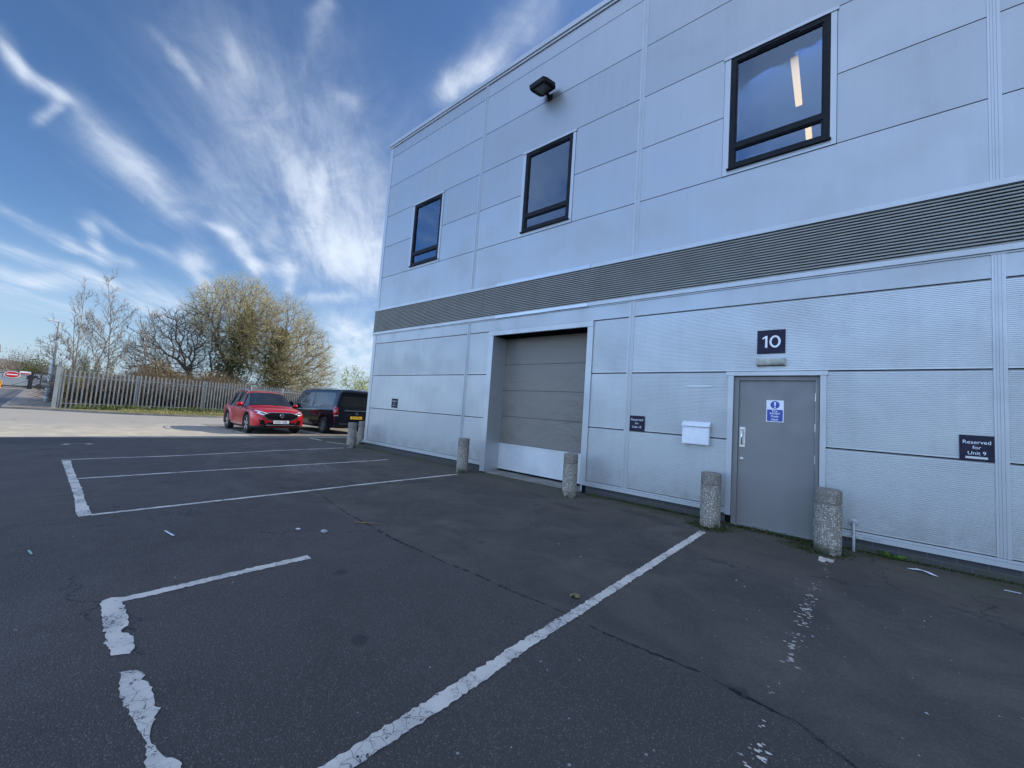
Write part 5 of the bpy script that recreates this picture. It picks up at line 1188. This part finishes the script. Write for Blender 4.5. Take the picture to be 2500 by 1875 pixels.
def tree(name, label, base, trunk, blobs, n, seed, mw, mt, tw=(3, .5), buds=None, ivy=None, cat='tree', bf=.35, group=None, r0=.009, rtip=.008, sel_all=True, shell=.5, rmax=.4, up=.25):
    e = empty(name, base, label=label, cat=cat, group=group); b = np.array(base)
    T0 = [[tuple(np.array(p)-b) for p in ch] for ch in trunk]; BL = [(x-b[0], y-b[1], z-b[2], *q) for x, y, z, *q in blobs]
    pts = tree_points(BL, n, seed, shell); nodes, par = grow(None, T0, pts, bf=bf, seed=seed)
    segs, tips, rad = skeleton_segments(nodes, par, rtip, rmax=rmax)
    segs_mesh('trunk', segs, mw, e, 5)
    sel = np.where(rad < .035)[0] if sel_all else tips
    rr = np.random.default_rng(seed+5); sel = sel[rr.random(len(sel)) < tw[2]] if len(tw) > 2 else sel
    cen = np.mean([q[:3] for q in BL], axis=0)-np.array([0, 0, 1.5])
    S2, tp = twigs(nodes, par, sel, tw[0], tw[1], seed+1, cen, r0=r0, upward=up); segs_mesh('crown', S2, mt, e, 3)
    if buds:
        frac, size, mm = buds; r = np.random.default_rng(seed+2); k = r.random(len(tp)) < frac
        # buds are thicker in some clumps than in others
        cl = np.sin(tp[:, 0]*1.7+seed)+np.sin(tp[:, 1]*1.9)+np.sin(tp[:, 2]*2.3); k &= (cl+r.normal(0, .9, len(tp))) > -.7
        quads_mesh('buds', leaf_quads(tp[k], size, seed+3), mm, e)
    if ivy is not None and len(ivy): 
        C, size, mm = ivy; quads_mesh('ivy', leaf_quads(C-b, size, seed+4, .06), mm, e)
    print(name, len(segs), len(S2)); return e
def column_points(path, radii, n, seed, clump=.35):
    """points around a path (list of xyz) in a lumpy sleeve"""
    r = np.random.default_rng(seed); P = np.array(path, float); seg = np.linalg.norm(np.diff(P, axis=0), axis=1); cum = np.concatenate([[0], np.cumsum(seg)])
    t = r.random(n)*cum[-1]; i = np.clip(np.searchsorted(cum, t)-1, 0, len(seg)-1); f = ((t-cum[i])/seg[i])[:, None]
    c = P[i]*(1-f)+P[i+1]*f; ra = np.interp(t, cum, radii); d = r.normal(size=(n, 3)); d /= np.linalg.norm(d, axis=1)[:, None]
    lump = 1+clump*np.sin(c[:, 2]*2.1+d[:, 0]*4+seed)*np.cos(d[:, 1]*5+c[:, 2]*1.3)
    return c+d*(ra*lump*r.uniform(.35, 1.05, n))[:, None]
GZ = -.1
# left, barer crown
tree('leafless_tree', 'spreading grey leafless tree left of the ivy covered trunks', (-38.0, .9, GZ), [[(-38.0, .9, GZ), (-38.0, 1.0, 1.2), (-38.05, .6, 2.6)], [(-38.05, .6, 2.6), (-38.1, -.2, 3.6)], [(-38.0, 1.0, 1.2), (-37.6, 1.9, 2.8), (-37.7, 1.6, 4.4)]],
     [(-38.2, -.7, 4.3, 2.6, 2.6, 3.1, 1.0), (-38.2, .9, 5.0, 2.4, 2.2, 2.9, .7), (-38.2, -1.9, 3.4, 1.7, 1.2, 1.7, .3)], 1400, 3, M_bark, M_bark, (2, .40), r0=.0095, rtip=.011)
ivB = column_points([(-38, 3.0, GZ), (-38.1, 3.2, 3), (-38.2, 3.8, 6), (-38.3, 4.1, 8.2)], [1.7, 1.55, 1.35, .5], 13000, 31)
tree('ivy_clad_tree', 'tallest tree with yellow buds, its left trunk wrapped in ivy', (-38.0, 3.2, GZ), [[(-38.0, 3.2, GZ), (-38.0, 3.15, 1.5), (-38.1, 3.2, 3), (-38.15, 3.5, 5), (-38.2, 3.8, 6.5)], [(-38.1, 3.2, 3), (-38.1, 2.2, 5.0)], [(-38.15, 3.5, 5), (-38.2, 4.6, 6.8)]],
     [(-38.2, 3.5, 7.0, 3.0, 3.1, 4.0, 1.), (-38.3, 2.2, 7.4, 2.6, 2.4, 3.0, .6), (-38.2, 4.4, 7.6, 2.6, 1.9, 3.2, .5)], 1900, 5, M_barkbrown, M_twig, (3, .50), buds=(.55, .046, M_bud), ivy=(ivB, .085, M_ivy), r0=.0095, rtip=.010)
ivC = column_points([(-37.3, 6.2, GZ), (-37.3, 6.1, 2), (-37.2, 6.2, 4), (-37.2, 6.4, 6.0), (-37.2, 6.4, 7)], [1.3, 1.45, 1.35, 1.0, .4], 10500, 41)
tree('ivy_clad_tree', 'right hand tree with rounded crown of yellow buds and ivy on its trunk', (-37.2, 6.0, GZ), [[(-37.2, 6.0, GZ), (-37.3, 5.8, 1.0), (-37.2, 6.2, 2.4), (-37.2, 6.4, 4.2)], [(-37.2, 6.2, 2.4), (-36.9, 7.6, 3.3), (-36.7, 8.6, 3.9)], [(-37.2, 6.2, 2.4), (-37.0, 7.3, 2.4), (-36.7, 8.4, 2.7)]],
     [(-37.2, 6.6, 5.6, 3.1, 3.0, 4.4, 1.), (-36.8, 8.0, 4.6, 2.8, 2.5, 3.6, .8), (-36.6, 9.2, 3.5, 2.0, 1.9, 2.2, .35)], 2000, 7, M_barkbrown, M_twig, (3, .50), buds=(.55, .046, M_bud), ivy=(ivC, .085, M_ivy), r0=.0095, rtip=.010)
# slender bare saplings on the left
def sapling(name, label, base, h, seed, spread, stems=1, lean=(0, 0), cat='tree'):
    r = random.Random(seed); e = empty(name, base, label=label, cat=cat, group='slender bare trees behind the fence'); S = []
    def limb(p, d, L, r0, r1, curve, wob):
        k = max(3, int(L/.22)); pts = [p]; dd = d.copy()
        for i in range(k):
            dd = (dd+Vector((r.gauss(0, wob), r.gauss(0, wob), curve))).normalized(); q = pts[-1]+dd*(L/k)
            S.append((*pts[-1], *q, r0+(r1-r0)*i/k, r0+(r1-r0)*(i+1)/k)); pts.append(q)
        return pts
    def side(dd, s_, upw):
        a = r.uniform(0, 6.283); t = dd.cross(Vector((math.cos(a), math.sin(a), .3))).normalized(); return (dd*1.0+t*s_+Vector((0, 0, upw))).normalized()
    for s_ in range(stems):
        a = s_*2.1+seed; d = Vector((lean[0]+.16*math.cos(a)*(stems > 1), lean[1]+.18*math.sin(a)*(stems > 1), 1)).normalized()
        hh = h*(1-.12*s_); st = limb(Vector((.15*math.cos(a)*(stems > 1), .15*math.sin(a)*(stems > 1), 0)), d, hh, .05, .007, .01, .012)
        n1 = int(26/(1 if stems == 1 else 1.6))
        for i in range(n1):
            t = .20+.76*(i+r.random())/n1; p = st[min(len(st)-1, int(t*len(st)))]; L1 = hh*(.42*(1-t)+.07)*r.uniform(.7, 1.15)
            dm = (st[min(len(st)-1, int(t*len(st)))]-st[max(0, int(t*len(st))-1)]).normalized()
            b1 = limb(p, side(dm, spread*2.1, .1), L1, .020*(1-.6*t), .006, .035, .05)
            for j in range(int(4+L1*4)):
                t2 = r.uniform(.2, 1); p2 = b1[min(len(b1)-1, int(t2*len(b1)))]; d2 = (b1[-1]-b1[0]).normalized(); L2 = (.18+L1*.32*(1.1-t2))*r.uniform(.6, 1.2)
                b2 = limb(p2, side(d2, .75, .2), L2, .0085, .005, .06, .06)
                for k in range(int(2+L2*5)):
                    p3 = b2[r.randrange(len(b2))]; limb(p3, side((b2[-1]-b2[0]).normalized(), .9, .25), r.uniform(.08, .26), .006, .0045, .05, .08)
    segs_mesh('trunk', S, M_sap, e, 4); print(name, len(S)); return e
M_sap = bark('bark_pale', (.20, .17, .13), (.30, .26, .21))
sapling('slender_tree', 'tallest slender bare tree with upswept twigs behind the fence', (-35.9, -3.95, GZ), 8.3, 3, .48)
sapling('slender_tree', 'several stemmed bare tree just right of the near lamp column', (-36.3, -5.05, GZ), 7.3, 12, .40, 3, (0, 0))
sapling('slender_tree', 'small bare sapling left of the spreading grey tree', (-36.0, -2.4, GZ), 6.4, 21, .5, 1, (0, .03))
sapling('slender_tree', 'low bare sapling leaning over the footpath by the lamp columns', (-37.5, -5.4, GZ), 4.4, 31, .7, 1, (0, -.35))
# brambles and undergrowth behind the fence, ivy at its foot
def scrub(name, xr, yr, zr, n, size, m, seed, twn=0, mt=None, label=None, cat=None):
    r = np.random.default_rng(seed); C = np.stack([r.uniform(*xr, n), r.uniform(*yr, n), r.random(n)], axis=1)
    top = zr[1]*(.72+.28*np.sin(C[:, 1]*1.3+seed)*np.cos(C[:, 1]*.6+C[:, 0]*.5))
    C[:, 2] = zr[0]+(C[:, 2]**.8)*(top-zr[0]); me_ = quads_mesh(name, leaf_quads(C, size, seed+1, .04), m)
    tag(me_, label, cat, kind='stuff')
    if twn:
        p = np.stack([r.uniform(*xr, twn), r.uniform(*yr, twn), r.uniform(zr[0], zr[1]*.55, twn)], axis=1); d = r.normal(0, 1, (twn, 3)); d[:, 2] = np.abs(d[:, 2])*1.2+.2; d /= np.linalg.norm(d, axis=1)[:, None]
        L = r.uniform(.3, 1.1, twn)[:, None]; q = p+d*L; S = np.concatenate([p, q, np.full((twn, 1), .010), np.full((twn, 1), .005)], axis=1)
        S2 = np.concatenate([q, q+(d+r.normal(0, .4, d.shape)-np.array([0, 0, .5]))*L*.6, np.full((twn, 1), .006), np.full((twn, 1), .004)], axis=1)
        o2 = segs_mesh(name+'_stems', np.concatenate([S, S2]), mt, me_, 3); tag(o2, kind='stuff')
    return me_
scrub('bramble_thicket', (-35.0, -31.8), (-5.5, 3.2), (-.1, 1.95), 30000, .055, M_bramble, 50, 9000, M_bramble, 'dense brown bramble thicket seen through the fence', 'undergrowth')
scrub('brown_undergrowth', (-39.5, -34.2), (-2.6, 3.5), (0, 3.3), 12000, .075, M_dead, 60, 9000, M_barkbrown, 'brown dead undergrowth under the bare crown', 'undergrowth')
scrub('undergrowth', (-38.0, -33.6), (3.4, 11.), (-.1, 2.1), 16000, .075, M_dead, 70, 9000, M_barkbrown, 'tangled undergrowth below the ivy covered trees', 'undergrowth')
scrub('ground_ivy', (-31.3, -30.7), (-5.4, 4.5), (-.1, .28), 2600, .06, M_ground_ivy, 80, label='leafy green ivy creeping along the foot of the fence', cat='ground cover')
scrub('verge_grass', (-30.7, -27.8), (-3.6, 6.), (-.06, .05), 7000, .045, leaf_mat('dry_grass', (.20, .20, .06), (.34, .30, .12)), 90, label='strip of dry grass between kerb and fence', cat='grass')
scrub('ivy_patch', (-44, -31.6), (-5.7, -5.0), (-.1, 1.9), 5000, .075, M_ivy, 95, 1500, M_bramble, 'dark ivy and brambles leaning on the footpath fence', 'undergrowth')
# right side: fresh green young trees and golden shrub
def bush(name, label, c, rad, n, size, m, seed, cat='shrub', group=None, stems=30, ms=None):
    e = empty(name, (c[0], c[1], c[2]), label=label, cat=cat, group=group); r = np.random.default_rng(seed)
    d = r.normal(size=(n, 3)); d /= np.linalg.norm(d, axis=1)[:, None]; d[:, 2] = np.abs(d[:, 2])
    k = 1+.22*np.sin(d[:, 0]*6+seed)*np.cos(d[:, 1]*5)
    C = d*(r.uniform(.25, 1, n)**.5*k)[:, None]*np.array(rad); quads_mesh('foliage', leaf_quads(C, size, seed+1, .05), m, e)
    S = []
    for i in range(stems):
        a = r.normal(size=3); a[2] = abs(a[2])+.4; a /= np.linalg.norm(a); a = a*np.array(rad)*.9; mid = a*.5+r.normal(0, .1, 3)
        S += [(0, 0, 0, *mid, .03, .018), (*mid, *a, .018, .006)]
    segs_mesh('stems', S, ms or M_barkbrown, e, 4); return e
tree('young_tree', 'airy young tree with fresh green leaves above the black van', (-34.4, 12.6, GZ), [[(-34.4, 12.6, GZ), (-34.4, 12.5, 1.5)]], [(-34.4, 11.9, 3.0, 1.2, 1.3, 1.5, 1), (-34.4, 13.4, 2.6, 1.3, 1.5, 1.3, .9)], 330, 71, M_sap, M_sap, (2, .35, .7), buds=(.8, .075, M_fresh), r0=.006, rtip=.008)
bush('golden_shrub', 'golden yellow shrub at the building corner behind the van', (-34.6, 13.6, 0), (1.3, 2.2, 3.25), 6000, .06, M_gold, 75)
bush('golden_shrub', 'low yellowish bush right of the tree group', (-42, 10.6, 0), (1.5, 2.6, 2.9), 4500, .07, M_gold, 76)
# beyond the gate and behind the bare trees
bush('round_tree', 'broad bare domed tree on the horizon beyond the gate', (-105, -8.6, 0), (4, 4.6, 6.3), 5200, .09, M_bark, 81, 'tree', None, 260, M_bark)
bush('evergreen_bush', 'olive green bush beyond the turnstile', (-92, -7.0, 0), (2.5, 2.2, 4.3), 5000, .12, M_evergreen, 82)
bush('hedge_bush', 'low brownish bush on the left beyond the gate', (-100, -11.5, 0), (3, 4, 2.9), 4000, .12, M_dead, 83)
bush('hedge_bush', 'olive bush seen between lamp columns and slender trees', (-84, -3.0, 0), (2.5, 2.8, 4.0), 5000, .11, M_evergreen, 84)
bush('hedge_bush', 'distant brown bush behind the slender trees', (-80, 2.2, 0), (2.5, 4.5, 3.2), 5000, .11, M_dead, 85)
for i, (x, y, h) in enumerate(((-118, -1.3, 9.0), (-117, .4, 8.2), (-116, 2.3, 8.8), (-112, 9.0, 9.4), (-112, 10.6, 8.6))):
    lb = ('leftmost distant narrow poplar behind the slender trees', 'second distant narrow poplar from the left', 'third distant narrow poplar from the left', 'taller of the two right hand distant poplars', 'rightmost distant narrow poplar')[i]
    bush('poplar', lb, (x, y, 0), (.9, .9, h), 1800, .10, M_evergreen if i != 1 else M_dead, 90+i, 'tree', 'distant poplars', 24)
# distant hill with houses
def hill():
    V = []; F = []; nx, ny = 24, 60
    for i in range(nx+1):
        for j in range(ny+1):
            x = -260-i*14; y = -260+j*9; u = i/nx; v = j/ny
            z = -1+26*math.sin(math.pi*min(u*.9, .5))*(math.exp(-((y+60)/95)**2)+.25*math.exp(-((y-90)/80)**2))+1.2*math.sin(x*.05)*math.sin(y*.07)*u
            V.append((x, y, z*.62-1))
    for i in range(nx):
        for j in range(ny): F.append((i*(ny+1)+j, (i+1)*(ny+1)+j, (i+1)*(ny+1)+j+1, i*(ny+1)+j+1))
    me = bpy.data.meshes.new('hill'); me.from_pydata(V, [], F); me.update(); me.polygons.foreach_set('use_smooth', [True]*len(F))
    tag(link('hill', me, mat('hill_side', rough=.95, fn=varied((.10, .09, .06), (.16, .12, .09), .06, bumps=.3))), kind='structure')
hill()
M_roofred = mat('roof_tile', rough=.85, fn=varied((.22, .10, .07), (.16, .08, .06), .8)); M_render = mat('pale_render', rough=.8, fn=varied((.6, .57, .52), (.45, .42, .38), .5))
for i, (x, y, z, w_) in enumerate(((-300, -41, 8.5, 9), (-320, -34, 9.5, 8), (-290, -50, 7.5, 10), (-340, -27, 11, 9))):
    lb = ('small house with brown roof on the far hillside, nearest the gate', 'small pale house high on the far hillside', 'small house on the far hillside at the left edge', 'topmost small house on the far hillside')[i]
    e = empty('hillside_house', (x, y, z), label=lb, cat='house', group='houses on the far hillside')
    MB().box(-4, 4, -w_/2, w_/2, -3, 4).build('wall', M_render, e); MB().prism([(-4.5, 4.001), (4.5, 4.001), (0, 7)], 'y', -w_/2-.3, w_/2+.3).build('roof', M_roofred, e)
    for yy in (-2.5, 2.5): MB().box(4.001, 4.05, yy-.6, yy+.6, 1.5, 2.8).build('window', M_carglass, e)
# white building glimpsed over the van
e = empty('distant_building', (-95, 27.6, 0), label='pale office block glimpsed above the van roof', cat='building')
MB().box(-4, 4, -1.6, 1.9, 0, 8.6).build('wall', M_render, e)
for z in (5.6, 7.2): MB().box(4.001, 4.04, -1.3, 1.6, z, z+.7).build('window', M_carglass, e)

# ------------------------------------------------------------------ litter and small growth
def blade(name, pts, m, label, cat, z=.006):
    mb = MB(); n = len(pts); mb.add([(x, y, z+dz) for x, y, dz in pts]+[(x, y, z+dz+.0015) for x, y, dz in pts], [tuple(range(n))[::-1], tuple(range(n, 2*n))]+[(i, (i+1) % n, n+(i+1) % n, n+i) for i in range(n)])
    return tag(mb.build(name, m), label, cat)
M_leafdry = mat('dry_leaf', rough=.8, fn=varied((.26, .20, .08), (.14, .11, .05), 40))
M_stone = mat('stone_pale', rough=.85, fn=varied((.42, .41, .42), (.26, .25, .26), 30, bumps=.4))
M_wood = mat('dead_wood', rough=.8, fn=varied((.24, .14, .06), (.15, .09, .05), 30))
blade('fallen_leaf', [(-1.57, -3.72, .004), (-1.55, -3.69, .012), (-1.52, -3.70, .02), (-1.50, -3.685, .01), (-1.485, -3.72, .003), (-1.50, -3.75, .012), (-1.53, -3.745, .022), (-1.545, -3.76, .004)], M_leafdry, 'curled dry yellow brown leaf beside the long white line', 'leaf')
crumple('stone', (-4.11, -4.46, .0), (.05, .035, .02), M_stone, 'flat pale stone on the tarmac near the twig', 'stone', 7)
blade('paper_strip', [(-5.03, -5.60, 0), (-4.88, -5.585, .004), (-4.79, -5.575, .008), (-4.79, -5.56, .008), (-4.90, -5.57, .003), (-5.02, -5.585, 0)], M_white, 'thin curved white strip of paper lying on the tarmac', 'litter')
blade('paper_scrap', [(-4.39, -4.64, 0), (-4.33, -4.645, .003), (-4.325, -4.61, .003), (-4.385, -4.605, 0)], M_white, 'small square white scrap near the flat stone', 'litter')
blade('plastic_scrap', [(.64, -.36, 0), (.72, -.33, .012), (.80, -.385, .015), (.86, -.45, .004), (.81, -.455, .01), (.75, -.40, .02), (.68, -.375, .004)], M_white, 'crumpled white plastic scrap near the wall right of the pipe', 'litter')
blade('paper_scrap', [(1.30, -.39, 0), (1.40, -.40, .003), (1.41, -.375, .003), (1.31, -.365, 0)], M_white, 'thin white scrap near the right edge by the wall', 'litter')
blade('green_scrap', [(-5.03, -6.44, 0), (-4.90, -6.42, .002), (-4.90, -6.41, .002), (-5.03, -6.425, 0)], mat('green_plastic', rough=.5, fn=varied((.2, .5, .4), (.3, .55, .45), 10)), 'tiny green plastic strip at the far left of the tarmac', 'litter')
tw_ = MB().tube([(-4.23, -4.06, .012), (-4.12, -4.0, .02), (-4.02, -3.90, .014), (-3.97, -3.86, .02)], [.006, .006, .004, .002], 6).tube([(-4.14, -4.01, .018), (-4.16, -3.93, .03)], [.004, .002], 5).tube([(-4.05, -3.93, .016), (-4.0, -3.96, .03)], [.003, .0015], 5)
tag(tw_.build('twig', M_wood, None, 60), 'broken brown twig lying on the joint in the tarmac', 'twig')
def tuft(c, n, s, m, label, seed, name='weed'):
    r = np.random.default_rng(seed); V = []
    for i in range(n):
        a = r.uniform(0, 6.28); L = s*r.uniform(.5, 1.2); w_ = s*.16; d = np.array([math.cos(a), math.sin(a)*.6, 0]); p = np.array([-d[1], d[0], 0])*w_
        b0 = np.array([c[0]+r.normal(0, s*.3), c[1]+r.normal(0, s*.12), .004]); u = r.uniform(.3, .9)
        V.append([b0-p*.3, b0+p*.3, b0+d*L*.6+p+np.array([0, 0, L*u]), b0+d*L+np.array([0, 0, L*u*.8])])
    return tag(quads_mesh(name, np.array(V), m), label, 'weed')
M_weed = leaf_mat('weed_green', (.07, .14, .02), (.14, .24, .04), None, 20)
tuft((.56, -.04), 46, .085, M_weed, 'small green weed growing at the foot of the wall', 5)
M_mossl = leaf_mat('moss', (.04, .06, .012), (.09, .10, .03), (.12, .10, .06), 12)
def mossmat(name, c, rx, ry, n, seed, label):
    r = np.random.default_rng(seed); C = np.stack([c[0]+r.normal(0, rx, n), c[1]+r.normal(0, ry, n), np.abs(r.normal(0, .006, n))+.004], axis=1)
    return tag(quads_mesh(name, leaf_quads(C, .012, seed, .002), M_mossl), label, 'moss', kind='stuff')
mossmat('moss', (-1.30, -.45), .11, .10, 2600, 3, 'green moss round the bollard left of the door')
mossmat('moss', (-.12, -.38), .14, .12, 2600, 4, 'moss and leaf mould round the right bollard')
mossmat('moss', (-.65, -.06), .34, .05, 3600, 5, 'moss and dead leaves along the fire door threshold')
mossmat('moss', (-2.3, -.01), .55, .02, 2600, 6, 'moss along the foot of the wall')
mossmat('moss', (.9, -.0), .6, .02, 1400, 7, 'moss along the wall right of the pipe')
def grit():
    r = random.Random(9); mb = MB()
    spots = [(r.uniform(-9, 2), r.uniform(-6.0, -.3)) for _ in range(190)]+[(r.gauss(-4.5, 1.3), r.gauss(-2.2, .8)) for _ in range(90)]+[(r.gauss(-.2, .5), r.gauss(-2.5, 1.0)) for _ in range(80)]+[(r.uniform(-6, 2), r.gauss(-.35, .15)) for _ in range(120)]
    for x, y in spots:
        if y > -.1: continue
        s = r.uniform(.002, .0055) if r.random() < .93 else r.uniform(.006, .011); a = r.random()*6
        vs = [(x+s*math.cos(a+k*2.1+r.random()*.5)*1.2, y+s*math.sin(a+k*2.1), T(x)+.001) for k in range(3)]+[(x, y, T(x)+s*.8)]
        mb.add(vs, [(0, 2, 1), (0, 1, 3), (1, 2, 3), (2, 0, 3)])
    tag(mb.build('grit', M_stone), 'scattered pale grit and paint chips on the tarmac', 'grit', kind='stuff')
grit()
